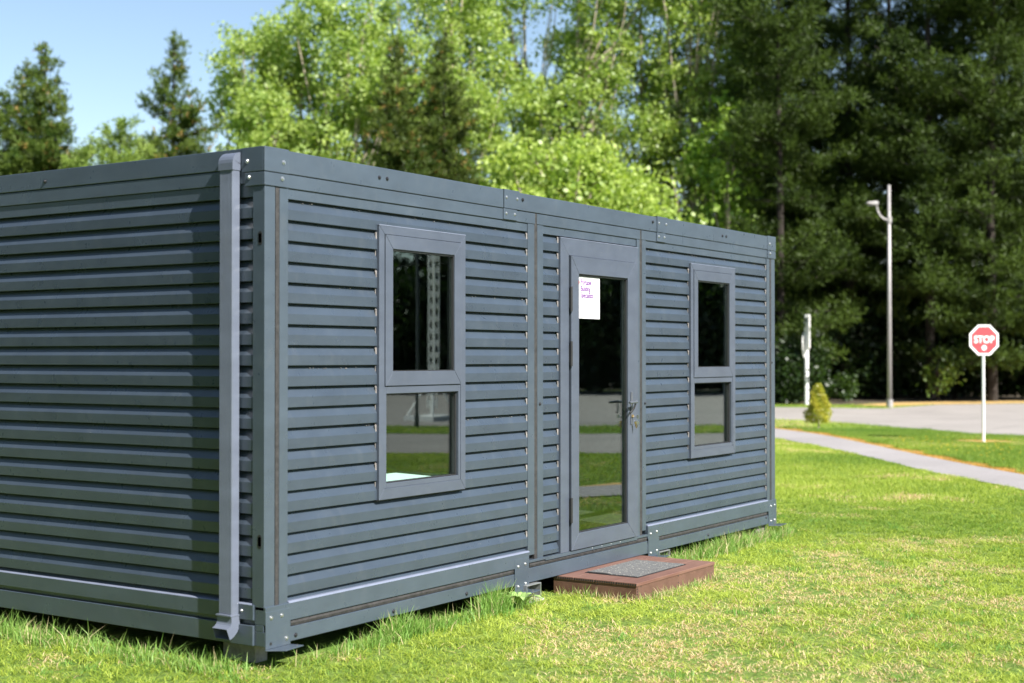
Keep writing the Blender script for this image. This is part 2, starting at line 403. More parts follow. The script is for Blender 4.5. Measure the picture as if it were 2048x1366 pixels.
# siding panels
for (a, b_, holes) in ((0.172, 2.410, [(WIN[0] + 0.01, WIN[1] - 0.01, WIN[2], WIN[3])]), (2.592, 2.789, []), (4.002, 6.203, [(WIN3[0] + 0.01, WIN3[1] - 0.01, WIN3[2], WIN3[3])])):
    mb = MB(); slats(mb, row_holes(a, b_, holes), front); mb.build('siding_panel', SLATS, cabin, bevel=0.0012)
    # dark backing with the window hole, behind the slats
    mb = MB(); ys = (0.032, 0.040)
    if holes:
        h = holes[0]
        mb.box(a, h[0], *ys, 0.14, 2.30).box(h[1], b_, *ys, 0.14, 2.30).box(h[0], h[1], *ys, 0.14, h[2] + 0.02).box(h[0], h[1], *ys, h[3] - 0.02, 2.30)
    else: mb.box(a, b_, *ys, 0.14, 2.30)
    mb.build('siding_backing', GROOVE, cabin)
    # crumbling pale sealant in the recesses at the right-hand end
    mb = MB().box(b_ - 0.003, b_, 0.0125, 0.016, 0.24, 2.235); rnd = random.Random(int(a * 100))
    for k in range(NS):
        zt = Z0S - k * PITCH_S
        mb.poly([(b_ - 0.009 - rnd.uniform(0, .006), zt - 0.012), (b_ + 0.001, zt - 0.008), (b_ + 0.001, zt - 0.09), (b_ - 0.002, zt - 0.08), (b_ - 0.007, zt - rnd.uniform(0.04, 0.06))], 0.006, 0.012, 'y')
    mb.build('sealant_bead', SEALP, cabin)
    if holes:
        h = holes[0]; mb = MB().box(h[0] - 0.013, h[0] - 0.0095, 0.0125, 0.016, 0.70, 2.12)
        for k in range(1, 15, 2):
            zt = Z0S - k * PITCH_S
            if zt < h[2] + 0.05: break
            mb.poly([(h[0] - 0.018 - rnd.uniform(0, .006), zt - 0.012), (h[0] - 0.009, zt - 0.008), (h[0] - 0.009, zt - 0.07), (h[0] - 0.016, zt - 0.05)], 0.006, 0.012, 'y')
        mb.build('sealant_bead', SEALP, cabin)
# left and right end walls
for face, nm in ((left, 'siding_panel'), (right, 'siding_panel')):
    mb = MB(); slats(mb, row_holes(0.080, W_ - 0.08, []), face); mb.build(nm, SLATS, cabin, bevel=0.0012)
MB().box(0.034, 0.042, 0.05, W_ - .05, 0.10, 2.32).build('siding_backing', GROOVE, cabin); MB().box(L_ - 0.042, L_ - 0.034, 0.05, W_ - .05, 0.10, 2.32).build('siding_backing', GROOVE, cabin)
mb = MB().box(0.05, L_ - 0.05, W_ - 0.04, W_, 0.05, 2.40); mb.build('rear_wall', SLATS, cabin)
# top strips (recessed) above the first groove
for q in ((0.172, 2.410), (2.592, 3.86), (4.002, 6.203)): MB().box(q[0], q[1], 0.006, 0.05, 2.2405, 2.292).build('head_trim', SLATE, cabin, bevel=0.0015)
MB().box(0.006, 0.05, 0.080, W_ - .08, 2.2405, 2.306).build('head_trim', SLATE, cabin, bevel=0.0015)
MB().box(L_ - 0.05, L_ - 0.006, 0.08, W_ - .08, 2.2405, 2.306).build('head_trim', SLATE, cabin, bevel=0.0015)
# frame plate under the roof beam
def fplate(x0, x1): return MB().box(x0, x1, -0.002, 0.05, 2.2945, 2.3625)
for (a, b_) in ((0.0, 2.494), (2.516, 3.9125), (3.9345, L_)):
    fplate(a, b_).build('upper_rail', SLATE, cabin, bevel=0.002)
MB().box(-0.002, 0.05, 0.052, W_, 2.3085, 2.3800).build('upper_rail', SLATE, cabin, bevel=0.002)
MB().box(L_ - 0.05, L_ + 0.002, 0.052, W_, 2.3085, 2.3800).build('upper_rail', SLATE, cabin, bevel=0.002)
# roof beams
MB().box(0, 2.122, -0.006, 0.09, 2.3665, H_).build('roof_beam', SLATE, cabin, bevel=0.003)
MB().box(2.124, 4.250, -0.004, 0.09, 2.3675, H_ - 0.004).build('roof_beam', SLATE, cabin, bevel=0.003)
MB().box(4.252, L_, -0.006, 0.09, 2.3665, H_).build('roof_beam', SLATE, cabin, bevel=0.003)
MB().box(-0.006, 0.09, 0.092, W_ - .09, 2.3840, H_ + 0.003).build('roof_beam', SLATE, cabin, bevel=0.003)
MB().box(L_ - 0.09, L_ + 0.006, 0.092, W_ - .09, 2.3840, H_ + 0.003).build('roof_beam', SLATE, cabin, bevel=0.003)
MB().box(0, L_, W_ - 0.088, W_ + 0.004, 2.3665, H_).build('roof_beam', SLATE, cabin, bevel=0.003)
MB().box(0.09, L_ - 0.09, 0.09, W_ - 0.09, 2.40, 2.44).build('roof', FRAMEP, cabin)
# seams behind
MB().box(0.05, L_ - 0.05, 0.008, 0.05, 2.286, 2.37).box(0.008, 0.05, 0.05, W_ - .05, 2.286, 2.40).build('frame_core', GROOVE, cabin)
# posts: near corner
MB().box(0.0, 0.076, -0.002, 0.078, 0.178, 2.2925).box(0.110, 0.172, -0.001, 0.05, 0.17, 2.2925).box(0.076, 0.110, 0.004, 0.05, 0.17, 2.2925).build('corner_post', SLATE, cabin, bevel=0.002)
MB().box(0.080, 0.106, -0.0015, 0.005, 0.185, 2.288).build('sealant_strip', SEALB, cabin)
MB().box(L_ - 0.076, L_, -0.002, 0.078, 0.178, 2.2925).box(6.203, L_ - 0.110, -0.001, 0.05, 0.17, 2.2925).box(L_ - 0.110, L_ - 0.076, 0.004, 0.05, 0.17, 2.2925).build('corner_post', SLATE, cabin, bevel=0.002)
MB().box(L_ - 0.106, L_ - 0.080, -0.0015, 0.005, 0.185, 2.288).build('sealant_strip', SEALB, cabin)
MB().box(0.0, 0.078, W_ - 0.078, W_, 0.05, 2.30).build('corner_post', SLATE, cabin, bevel=0.002)
MB().box(L_ - 0.078, L_, W_ - 0.078, W_, 0.05, 2.30).build('corner_post', SLATE, cabin, bevel=0.002)
# door-module posts and vertical seams
MB().box(2.410, 2.487, 0.0, 0.05, 0.17, 2.2925).build('panel_post', SLATE, cabin, bevel=0.002)
MB().box(2.523, 2.592, 0.0, 0.05, 0.125, 2.2925).build('panel_post', SLATE, cabin, bevel=0.002)
MB().box(3.945, 4.002, 0.0, 0.05, 0.17, 2.2925).build('panel_post', SLATE, cabin, bevel=0.002)
MB().box(3.864, 3.908, 0.0, 0.05, 0.125, 2.2925).build('panel_post', SLATE, cabin, bevel=0.002)
MB().box(2.489, 2.521, 0.002, 0.04, 0.10, 2.3635).build('sealant_strip', SEALB, cabin)
MB().box(3.910, 3.943, 0.002, 0.04, 0.11, 2.3635).build('sealant_strip', SEALB, cabin)
# bottom rails: front left / centre / right, with ledge and sealant channel
def rail(x0, x1, zc, ztop=0.196):
    mb = MB().box(x0, x1, -0.013, 0.06, zc + 0.017, ztop).box(x0, x1, -0.010, 0.06, 0.0, zc - 0.017).box(x0, x1, 0.001, 0.058, zc - 0.017, zc + 0.017)
    return mb
rail(0.0, 2.405, 0.090).build('bottom_rail', SLATE, cabin, bevel=0.0025)
rail(2.407, 4.005, 0.108, 0.141).build('bottom_rail', SLATE, cabin, bevel=0.0025)
rail(4.007, L_, 0.090, 0.200).build('bottom_rail', SLATE, cabin, bevel=0.0025)
def wavy_strip(x0, x1, zc, seed):
    rnd = random.Random(seed); mb = MB(); n_ = int((x1 - x0) / 0.05); xs = [x0 + (x1 - x0) * i / n_ for i in range(n_ + 1)]
    up = [zc + 0.0155 + rnd.uniform(-.003, .001) for _ in xs]; lo = [zc - 0.0155 + rnd.uniform(-.001, .003) for _ in xs]
    for i in range(n_):
        b = len(mb.v); y = -0.0035
        mb.v += [(xs[i], y, lo[i]), (xs[i + 1], y, lo[i + 1]), (xs[i + 1], y - 0.004, zc), (xs[i], y - 0.004, zc), (xs[i + 1], y, up[i + 1]), (xs[i], y, up[i])]
        mb.f += [(b, b + 1, b + 2, b + 3), (b + 3, b + 2, b + 4, b + 5)]
    return mb
wavy_strip(0.19, 2.235, 0.090, 1).build('sealant_strip', SEALB, cabin, fix=False)
wavy_strip(2.42, 4.00, 0.108, 2).build('sealant_strip', SEALB, cabin, fix=False)
wavy_strip(4.185, 6.19, 0.090, 3).build('sealant_strip', SEALB, cabin, fix=False)
EDGE = plain('painted_edge_sheen', (0.16, 0.18, 0.24), 0.30, 0.0, 0.1, 10)  # sky sheen on upward edges, put into a paler colour
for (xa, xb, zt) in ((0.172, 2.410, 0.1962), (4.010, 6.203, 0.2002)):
    MB().poly([(-0.0135, zt - 0.002), (-0.0125, zt + 0.001), (-0.0035, zt + 0.0065), (0.03, zt + 0.0065), (0.03, zt - 0.002)], xa, xb, 'x').build('ledge_sheen_strip', EDGE, cabin)
MB().poly([(-0.0105, 0.2015), (-0.0095, 0.2045), (-0.0035, 0.2085), (0.03, 0.2085), (0.03, 0.2015)], 0, 1, 'x').xf(Matrix(((0, 1, 0, 0), (W_ - .16, 0, 0, .08), (0, 0, 1, 0), (0, 0, 0, 1)))).build('ledge_sheen_strip', EDGE, cabin)
# left/right end rails
for sx, x0 in ((1, 0.0), (-1, L_)):
    mb = MB(); xa, xb = sorted((x0 - sx * 0.010, x0 + sx * 0.06)); xc, xd = sorted((x0 - sx * 0.012, x0 + sx * 0.06))
    mb.box(xa, xb, 0.062, W_, 0.126, 0.203); mb.box(xc, xd, 0.062, W_, 0.0, 0.100)
    xe, xf_ = sorted((x0 + sx * 0.012, x0 + sx * 0.055)); mb.box(xe, xf_, 0.064, W_, 0.100, 0.126)
    mb.build('bottom_rail', SLATE, cabin, bevel=0.0025)
MB().box(0, L_, W_ - 0.04, W_ + 0.01, 0.0, 0.2).build('bottom_rail', SLATE, cabin, bevel=0.002)
MB().box(0.07, L_ - 0.07, 0.07, W_ - 0.05, 0.02, 0.06).build('floor_deck', INTF, cabin)

_bolt = {}
class BoltSet:
    """each bolt becomes an object of its own, sharing one mesh per kind"""
    def __init__(s): s.l = []
    def box(s, *a): s.extra = MB().box(*a); return s
    def build(s, name, m, parent=None, bevel=0.0, label=None, off=(0, 0, 0), **k):
        key = (name, m.name)
        if key not in _bolt:
            b = MB().cyl((0, 0, 0), (0, 0, .3), 1.25, 1.2, 10); b.cyl((0, 0, .3), (0, 0, .9), 1.0, .55, 10)
            me = bpy.data.meshes.new(name); me.from_pydata(b.v, [], b.f); me.materials.append(m); _bolt[key] = me
        for (p, nrm, r) in s.l:
            o = bpy.data.objects.new(name, _bolt[key]); col.objects.link(o); o.parent = parent
            o.location = Vector(p) - Vector(off); o.rotation_euler = Vector(nrm).to_track_quat('Z', 'Y').to_euler(); o.scale = (r, r, r)
            if label: o['label'] = label
def bolt(mb, p, nrm, r=0.010): mb.l.append((p, nrm, r))
FN = (0, -1, 0); LN = (-1, 0, 0)
# corner plates (castings)
def corner_plate(x0, x1, xe, sx):
    # upper plate, wraps round the corner
    mb = MB(); xo = xe - sx * 0.009
    a, b_ = sorted((xo, x1)); mb.box(a, b_, -0.010, 0.0, 2.3640, H_ + 0.005)
    a, b_ = sorted((xo + sx * 0.001, x1 - sx * 0.005)); mb.box(a, b_, -0.009, 0.0, 2.2935, 2.3605)
    a, b_ = sorted((xo, xe)); mb.box(a, b_, 0.0, 0.148, 2.3640, H_ + 0.005); mb.box(a + 0.001, b_, 0.0, 0.128, 2.2935, 2.3605)
    p = mb.build('corner_plate', SLATE, cabin, bevel=0.0025)
    bt = BoltSet()
    for (dx, z) in ((0.128, 2.418), (0.119, 2.335)): bolt(bt, (xe + sx * dx, -0.010, z), FN)
    for (dy, z) in ((0.108, 2.418), (0.095, 2.337)): bolt(bt, (xo, dy, z), (-sx, 0, 0))
    bt.build('bolt', STEEL, p)
corner_plate(0, 0.168, 0.0, 1)
corner_plate(L_, L_ - 0.168, L_, -1)
def foot_plate(x0, x1, bolts, hole, fl, zt=0.172, zb=-0.012):
    mb = MB(); mb.box(x0, x1, -0.0145, -0.0105, zb, zt)
    # horizontal flange kicking out at the foot
    mb.poly([(x0 - 0.004, -0.0105), (x1 + 0.006, -0.0105), (x1 + fl, -0.085), (x0 + 0.055, -0.100), (x0 - 0.004, -0.020)], zb - 0.006, zb - 0.0005, 'z')
    p = mb.build('foot_plate', SLATE, cabin, bevel=0.0015)
    bt = BoltSet()
    for (x, z) in bolts: bolt(bt, (x, -0.0145, z), FN, 0.009)
    bt.build('bolt', STEEL, p)
    if hole:
        bt = MB(); bt.cyl((hole[0], -0.0148, hole[1]), (hole[0], -0.012, hole[1]), 0.009); bt.build('slot', BLACKR, p)
foot_plate(0.0, 0.180, ((0.039, 0.140), (0.115, 0.142), (0.150, 0.022)), (0.036, 0.012), 0.02)
foot_plate(2.238, 2.402, ((2.275, 0.118), (2.355, 0.126), (2.275, -0.008), (2.36, 0.002)), None, 0.03, 0.166, -0.040)
foot_plate(4.010, 4.180, ((4.045, 0.140), (4.140, 0.148), (4.045, 0.0), (4.14, 0.008)), None, 0.03, 0.184, -0.030)
foot_plate(6.205, L_, ((6.25, 0.150), (6.33, 0.152), (6.25, 0.022), (6.33, 0.025)), None, 0.06)
def joint_plate(x0, x1, dk=True):
    mb = MB(); mb.box(x0, x1, -0.0105, -0.0065, 2.3680, H_ + 0.002); mb.box(x0 - 0.004, x1 - 0.03, -0.0085, -0.0025, 2.2980, 2.3650)
    mb.box(x0, x1, -0.0065, 0.16, H_ + 0.0005, H_ + 0.004)
    p = mb.build('joint_plate', SLATE, cabin, bevel=0.001)
    bt = BoltSet()
    for (x, z) in ((x0 + 0.025, 2.435), (x1 - 0.03, 2.435), (x0 + 0.025, 2.335), (x1 - 0.055, 2.335)): bolt(bt, (x, -0.0105 if z > 2.4 else -0.0085, z), FN, 0.0085)
    bt.build('bolt', STEEL, p)
joint_plate(2.124, 2.300); joint_plate(4.165, 4.335)
mb = BoltSet()
for (x, z) in ((0.897, 2.425), (0.965, 2.425), (2.34, 2.437), (4.10, 2.437), (5.30, 2.42), (5.37, 2.42), (0.222, 0.026), (1.02, 0.026), (1.72, 0.026), (5.02, 0.03), (6.16, 0.06)):
    bolt(mb, (x, -0.010 if z < 1 else -0.006, z), FN, 0.0095)
bolt(mb, (2.552, 0.0, 1.134), FN, 0.009); bolt(mb, (3.985, 0.0, 1.10), FN, 0.009); bolt(mb, (6.31, -0.002, 1.39), FN, 0.008)
bolt(mb, (-0.006, 1.67, 2.425), LN, 0.010); bolt(mb, (-0.006, 3.5, 2.425), LN, 0.010)
mb.build('bolt', DBOLT, cabin)
# oval slots in the corner post's side
for z in (2.03, 0.52):
    mb = MB()
    for dz in np.linspace(-0.022, 0.022, 5): mb.cyl((-0.0012, 0.028, z + dz), (0.004, 0.028, z + dz), 0.013, n=14)
    mb.build('post_slot', BLACKR, cabin)
# lost paint flecks / cobwebs under ledges
rnd = random.Random(11); mb = MB()
for _ in range(70):
    k = rnd.choice([0, 0, 4, 8, 11]); z = Z0S - k * PITCH_S - 0.012 + rnd.uniform(-.004, .003); x = rnd.choice([rnd.uniform(0.2, 2.4), rnd.uniform(4.05, 6.15)]) if k == 0 else rnd.choice([rnd.uniform(1.72, 2.38), rnd.uniform(0.2, 0.87)])
    s_ = rnd.uniform(0.001, 0.003); mb.box(x, x + s_ * rnd.uniform(1, 4), 0.016, 0.021, z, z + s_)
tag(mb.build('cobweb_flecks', SEALP, cabin), kind='stuff')

# ---------------- windows
def window(dx, nm):
    x0, x1, z0, z1 = WIN[0] + dx, WIN[1] + dx, WIN[2], WIN[3]
    base = MB(); base.v = []
    w_ = mitred(x0, x1, z0, z1, 0.047, 0.047, 0.060, 0.046, -0.013, 0.030).build('window', FRAMEP, cabin, bevel=0.0015)
    # fixed lower light frame
    frame_box(MB(), x0 + 0.0475, x1 - 0.0475, z0 + 0.0605, z0 + 0.623, 0.020, 0.020, 0.026, 0.040, -0.010, 0.036).build('frame', FRAMEP, w_, bevel=0.0015)
    frame_box(MB(), x0 + 0.068, x1 - 0.068, z0 + 0.087, z0 + 0.5825, 0.010, 0.010, 0.006, 0.006, 0.006, 0.034).build('glazing_bead', BLACKR, w_)
    MB().box(x0 + 0.0775, x1 - 0.0775, 0.024, 0.030, z0 + 0.0935, z0 + 0.576).build('pane', GLASS, w_)
    # opening upper sash, standing proud
    mitred(x0 + 0.0505, x1 - 0.0505, z0 + 0.626, z1 - 0.0485, 0.066, 0.066, 0.080, 0.076, -0.018, 0.022).build('sash', FRAMEP, w_, bevel=0.002)
    frame_box(MB(), x0 + 0.117, x1 - 0.117, z0 + 0.7065, z1 - 0.125, 0.006, 0.006, 0.005, 0.008, -0.010, 0.016).build('glazing_bead', BLACKR, w_)
    MB().box(x0 + 0.1235, x1 - 0.1235, 0.004, 0.010, z0 + 0.712, z1 - 0.1335).build('pane', GLASS, w_)
    mb = MB().box(x0 - 0.004, x1 + 0.004, -0.001, 0.031, z0 - 0.006, z0 - 0.0005); mb.build('gasket', BLACKR, w_)
    MB().box(x0 - 0.001, x1 + 0.001, -0.014, 0.0, z1 + 0.0005, z1 + 0.0045).build('head_sheen_strip', EDGE, w_)  # added strip, its pale colour paints the sky highlight along the head
    return w_
w1 = window(0, 'window'); w3 = window(DX3, 'window')
# ---------------- door
dr = mitred(DOOR[0], DOOR[1], 0.1415, DOOR[3], 0.106, 0.058, 0.001, 0.110, -0.012, 0.040).build('door_frame', FRAMEP, cabin, bevel=0.0015)
MB().box(DOOR[0] - 0.001, DOOR[1], -0.013, 0.004, DOOR[3] + 0.0005, DOOR[3] + 0.0040).build('head_sheen_strip', EDGE, dr)  # same painted sky highlight above the door
dx0, dx1, dz0, dz1 = 2.9085, 3.801, 0.146, 2.115
door = mitred(dx0, dx1, dz0, dz1, 0.099, 0.112, 0.108, 0.116, -0.024, 0.030).build('door', FRAMEP, cabin, bevel=0.002)
frame_box(MB(), dx0 + 0.0995, dx1 - 0.1125, dz0 + 0.1085, dz1 - 0.1165, 0.006, 0.006, 0.006, 0.010, -0.012, 0.022).build('glazing_bead', BLACKR, door)
MB().box(dx0 + 0.106, dx1 - 0.119, 0.002, 0.008, dz0 + 0.115, dz1 - 0.127).build('pane', GLASS, door)
for z in (1.825, 1.460, 0.415):
    mb = MB().cyl((2.9015, -0.027, z - 0.083), (2.9015, -0.027, z + 0.083), 0.0095, n=12); mb.box(2.893, 2.909, -0.021, -0.012, z - 0.06, z + 0.06)
    mb.build('hinge', BLACKR, door)
# handle
hb = MB().box(3.722, 3.748, -0.031, -0.0245, 0.955, 1.190).build('handle_plate', HAND, door, bevel=0.004)
mb = MB().cyl((3.735, -0.031, 1.118), (3.735, -0.072, 1.118), 0.0105, n=12)
mb.tube([(3.735, -0.066, 1.118), (3.722, -0.076, 1.118), (3.690, -0.078, 1.117), (3.615, -0.076, 1.115)], [0.011, 0.0105, 0.0095, 0.0085], 10)
mb.build('handle', HAND, hb, smooth=False)
MB().cyl((3.735, -0.031, 1.015), (3.735, -0.040, 1.015), 0.011, n=12).build('lock_cylinder', BRASS, hb)
MB().box(2.60, 3.84, -0.0135, -0.010, 0.118, 0.1405).build('threshold', SLATE, cabin, bevel=0.001)
# screws on the threshold
mb = BoltSet()
for x in (3.20, 3.33, 3.46, 3.59): bolt(mb, (x, -0.0135, 0.131), FN, 0.0035)
mb.build('screw', STEEL, cabin)

# interior lining
mb = MB(); yi = (0.041, 0.055)
holes = [WIN, WIN3, DOOR]
xs = 0.06
for h in sorted(holes):
    a = h[0] + 0.03; b_ = h[1] - 0.03
    mb.box(xs, a, *yi, 0.061, 2.39); mb.box(a, b_, *yi, 0.061, max(h[2] + 0.03, 0.0611)); mb.box(a, b_, *yi, h[3] - 0.03, 2.39); xs = b_
mb.box(xs, L_ - 0.06, *yi, 0.061, 2.39)
mb.box(0.044, 0.055, 0.06, W_ - .05, 0.061, 2.39).box(L_ - 0.055, L_ - 0.044, 0.06, W_ - .05, 0.061, 2.39).box(0.06, L_ - .06, W_ - .06, W_ - .045, 0.061, 2.39).box(0.06, L_ - .06, 0.06, W_ - .06, 2.375, 2.39)
mb.build('inner_lining', INTW, cabin)

# ---------------- downpipe (bolted on)
D0, D1, yp0, yp1 = -0.008, -0.056, 0.162, 0.256
mb = MB()
nr = 9; prof = [(D0, yp0), (D1 + 0.006, yp0), (D1, yp0 + 0.006)]
for i in range(nr):
    y = yp0 + 0.010 + (yp1 - yp0 - 0.02) * i / (nr - 1)
    prof += [(D1, y - 0.003), (D1 + 0.0018, y), (D1, y + 0.003)]
prof += [(D1, yp1 - 0.006), (D1 + 0.006, yp1), (D0, yp1)]
mb.poly(prof, 0.142, 2.385, 'z')
dp = mb.build('downpipe', PIPEP, cabin)
def sweep(pts_xz, y0, y1, th):
    """rectangular duct swept in the xz plane"""
    mb = MB(); n_ = len(pts_xz)
    P = [Vector((p[0], 0, p[1])) for p in pts_xz]
    for k in range(n_):
        d = (P[min(k + 1, n_ - 1)] - P[max(k - 1, 0)]).normalized(); s = Vector((d.z, 0, -d.x)) * th / 2
        for (q, y) in ((P[k] - s, y0), (P[k] + s, y0), (P[k] + s, y1), (P[k] - s, y1)): mb.v.append((q.x, y, q.z))
    for k in range(n_ - 1):
        for i in range(4): mb.f.append((k * 4 + i, k * 4 + (i + 1) % 4, k * 4 + 4 + (i + 1) % 4, k * 4 + 4 + i))
    return mb
cxp = (D0 + D1) / 2
arc = [(cxp, 2.375), (cxp, 2.410)] + [(cxp + 0.034 * (1 - math.cos(t)), 2.410 + 0.030 * math.sin(t)) for t in np.linspace(0.3, math.pi / 2, 6)] + [(0.03, 2.440)]
e = sweep(arc, yp0 - 0.003, yp1 + 0.003, 0.057); e.f.append((3, 2, 1, 0)); k = len(arc) * 4; e.f.append((k - 4, k - 3, k - 2, k - 1))
e.build('elbow', PIPEP, dp, bevel=0.004)
sp = [(cxp, 0.150), (cxp, 0.115), (cxp - 0.003, 0.098), (cxp - 0.013, 0.080), (cxp - 0.030, 0.066), (cxp - 0.052, 0.057)]
s_ = sweep(sp, yp0 - 0.004, yp1 + 0.004, 0.060)
so = s_.build('spout', PIPEP, dp)
sm = so.modifiers.new('solid', 'SOLIDIFY'); sm.thickness = 0.003; sm.offset = -1
MB().box(-0.070, D0, yp0 - 0.006, yp1 + 0.006, 0.142, 0.150).build('collar', PIPEP, dp, bevel=0.001)
for z in (0.17,):
    br = MB().box(D0 + 0.001, -0.004, yp0 - 0.035, yp1 + 0.035, z - 0.012, z + 0.012).build('bracket', GALV, dp)
    mb = BoltSet(); bolt(mb, (D0, yp0 - 0.022, z), LN, 0.008); bolt(mb, (D0, yp1 + 0.022, z), LN, 0.008); mb.build('bolt', STEEL, dp)

# ---------------- notice, keys, table, step, mat, supports
nt_ = empty('notice', (3.17, 0.0, 1.70), 'white paper notice with purple words Portable Building Specialists in the door glass', 'notice')
def loc(mb, o): mb.v = [(x - o.location.x, y - o.location.y, z - o.location.z) for x, y, z in mb.v]; return mb
nx0, nx1, nz0, nz1 = 3.0165, 3.325, 1.700, 1.984
loc(MB().box(nx0, nx1, -0.0005, 0.0012, nz0, nz1), nt_).build('sheet', PAPER, nt_)
def text_mesh(name, body, size, m, parent, loc_, rot=(math.pi / 2, 0, 0), sx=1.0, extr=0.0005, off=0.0, align='LEFT'):
    cu = bpy.data.curves.new(name, 'FONT'); cu.body = body; cu.size = size; cu.extrude = extr; cu.offset = off; cu.align_x = align
    t = bpy.data.objects.new('tmp', cu); col.objects.link(t)
    dg = bpy.context.evaluated_depsgraph_get(); me = bpy.data.meshes.new_from_object(t.evaluated_get(dg)); bpy.data.objects.remove(t)
    me.materials.clear(); me.materials.append(m)
    o = bpy.data.objects.new(name, me); col.objects.link(o); o.parent = parent
    o.location = loc_; o.rotation_euler = rot; o.scale = (sx, 1, 1); return o
for i, s in enumerate(('Portable', 'Building', 'Specialists')):
    text_mesh('lettering', s, 0.052, INKP, nt_, (nx0 + 0.050 - 3.17, -0.0015, 1.930 - 0.044 * i - 1.70), sx=0.80, off=0.0007)
mb = MB()
mb.cyl((nx0 + 0.028, -0.0015, 1.944), (nx0 + 0.028, -0.0008, 1.944), 0.013, n=16)
loc(mb, nt_).build('logo', INKR, nt_)
rnd = random.Random(5)
for (z, x1_, h) in ((1.805, 0.24, 0.003), (1.772, 0.13, 0.007), (1.745, 0.26, 0.003)):
    x = nx0 + (0.055 if z > 1.8 else 0.02); mb = MB()
    while x < nx0 + x1_:
        l = rnd.uniform(0.004, 0.012); mb.box(x, x + l, -0.0012, -0.0008, z, z + h); x += l + 0.004
    loc(mb, nt_).build('small_print', INKG, nt_)

kb = empty('key_bunch', (3.738, -0.05, 0.99), 'small bunch of keys hanging from the door lock', 'keys')
mb = MB(); mb.tube([(0.0, -0.008 - 0.012 * math.cos(t), 0.0 + 0.014 * math.sin(t)) for t in np.linspace(0, 2 * math.pi, 14)], 0.0012, 6); mb.build('ring', STEEL, kb)
mb = MB().cyl((-0.003, 0.012, 0.022), (-0.003, -0.022, 0.022), 0.0035).box(-0.004, -0.001, -0.034, -0.018, 0.008, 0.034); mb.build('key', STEEL, kb)
for i, (dy, dz, m_) in enumerate(((-0.012, -0.062, BRASS), (-0.022, -0.055, STEEL), (-0.004, -0.05, BRASS))):
    mb = MB().cyl((0.0 + i * .003, dy - 0.001, -0.022), (0.0025 + i * .003, dy, -0.022), 0.011, n=10).box(i * .003, 0.0025 + i * .003, dy - 0.004, dy + 0.004, dz, -0.026); mb.build('key', m_, kb)
# fob strap from the handle
mb = MB().tube([(3.715, -0.07, 1.105), (3.705, -0.062, 1.075), (3.69, -0.055, 1.055), (3.672, -0.05, 1.04)], [0.006, 0.008, 0.008, 0.007], 6); 
o = empty('lanyard', (3.70, -0.06, 1.04), 'short black strap looped over the door handle', 'strap'); loc(mb, o).build('strap', BLACKR, o)

tb = empty('table', (1.0, 0.4, 0.061), 'pale turquoise table inside the cabin behind the left window', 'table')
t_ = MB().box(0.30, 1.86, 0.10, 0.60, 0.695, 0.72); loc(t_, tb).build('tabletop', TABLEM, tb, bevel=0.004)
for (x, y) in ((0.36, 0.16), (1.80, 0.16), (0.36, 0.55), (1.80, 0.55)):
    loc(MB().box(x - 0.02, x + 0.02, y - 0.02, y + 0.02, 0.061, 0.695), tb).build('leg', GALV, tb)

# step
def deck_mat():
    m, n, b = mat('composite_decking')
    a = noise(n, 60, 3, 0.6, stretch=(0.05, 1, 1)); g = noise(n, 3, 4, 0.6)
    c1 = ramp(n, a.outputs[0], [(0.3, (0.105, 0.048, 0.034)), (0.7, (0.150, 0.072, 0.054))])
    gr = ramp(n, g.outputs[0], [(0.4, 0.0), (0.8, 0.35)])
    n.links.new(mixc(n, gr.outputs[0], c1.outputs[0], (0.24, 0.15, 0.11)), b.inputs['Base Color'])
    b.inputs['Roughness'].default_value = 0.6; bump(n, b, a.outputs[0], 0.5, 0.003); return m
def deck_mat2():
    m, n, b = mat('composite_decking_grooved')
    a = noise(n, 10, 3, 0.6); wv = n.nodes.new('ShaderNodeTexWave'); wv.bands_direction = 'Z'; wv.inputs['Scale'].default_value = 62; wv.inputs['Distortion'].default_value = 0.6
    tc = n.nodes.new('ShaderNodeTexCoord'); n.links.new(tc.outputs['Object'], wv.inputs['Vector'])
    c1 = ramp(n, a.outputs[0], [(0.3, (0.115, 0.055, 0.034)), (0.7, (0.165, 0.083, 0.056))])
    n.links.new(c1.outputs[0], b.inputs['Base Color']); b.inputs['Roughness'].default_value = 0.6; bump(n, b, wv.outputs[0], 0.7, 0.004); return m
DECK, DECK2 = deck_mat(), deck_mat2()
st = empty('door_step', (3.35, -0.31, GZ), 'low brown composite decking step in front of the cabin door', 'step')
sx0, sx1, sy0, sy1, szt = 2.775, 3.915, -0.590, 0.035, -0.003
def step_part(mb, nm, m_, bev=0.002): return loc(mb, st).build(nm, m_, st, bevel=bev)
bw = (sy1 - sy0 - 0.006) / 4
for i in range(4):
    y0_ = sy0 + i * (bw + 0.002)
    step_part(MB().box(sx0 - 0.004, sx1 + 0.004, y0_, y0_ + bw, szt - 0.022, szt), 'top_board', DECK, 0.003)
step_part(MB().box(sx0 + 0.021, sx1, sy0 + 0.004, sy0 + 0.024, GZ, szt - 0.0225), 'front_board', DECK2)
step_part(MB().box(sx0, sx0 + 0.020, sy0 + 0.004, sy1, GZ, szt - 0.0225), 'side_board', DECK2)
step_part(MB().box(sx1 - 0.020, sx1, sy0 + 0.0245, sy1, GZ, szt - 0.0225), 'side_board', DECK2)
step_part(MB().box(sx0 + 0.021, sx1 - .021, sy1 - 0.02, sy1, GZ, szt - 0.0225), 'back_board', DECK2)
mb = MB()
for i in range(4):
    for j in range(9):
        y = sy0 + i * (bw + 0.002) + 0.009 + j * (bw - 0.018) / 8
        mb.cyl((sx0 - 0.0048, y, szt - 0.011), (sx0 - 0.0035, y, szt - 0.011), 0.0062, n=10)
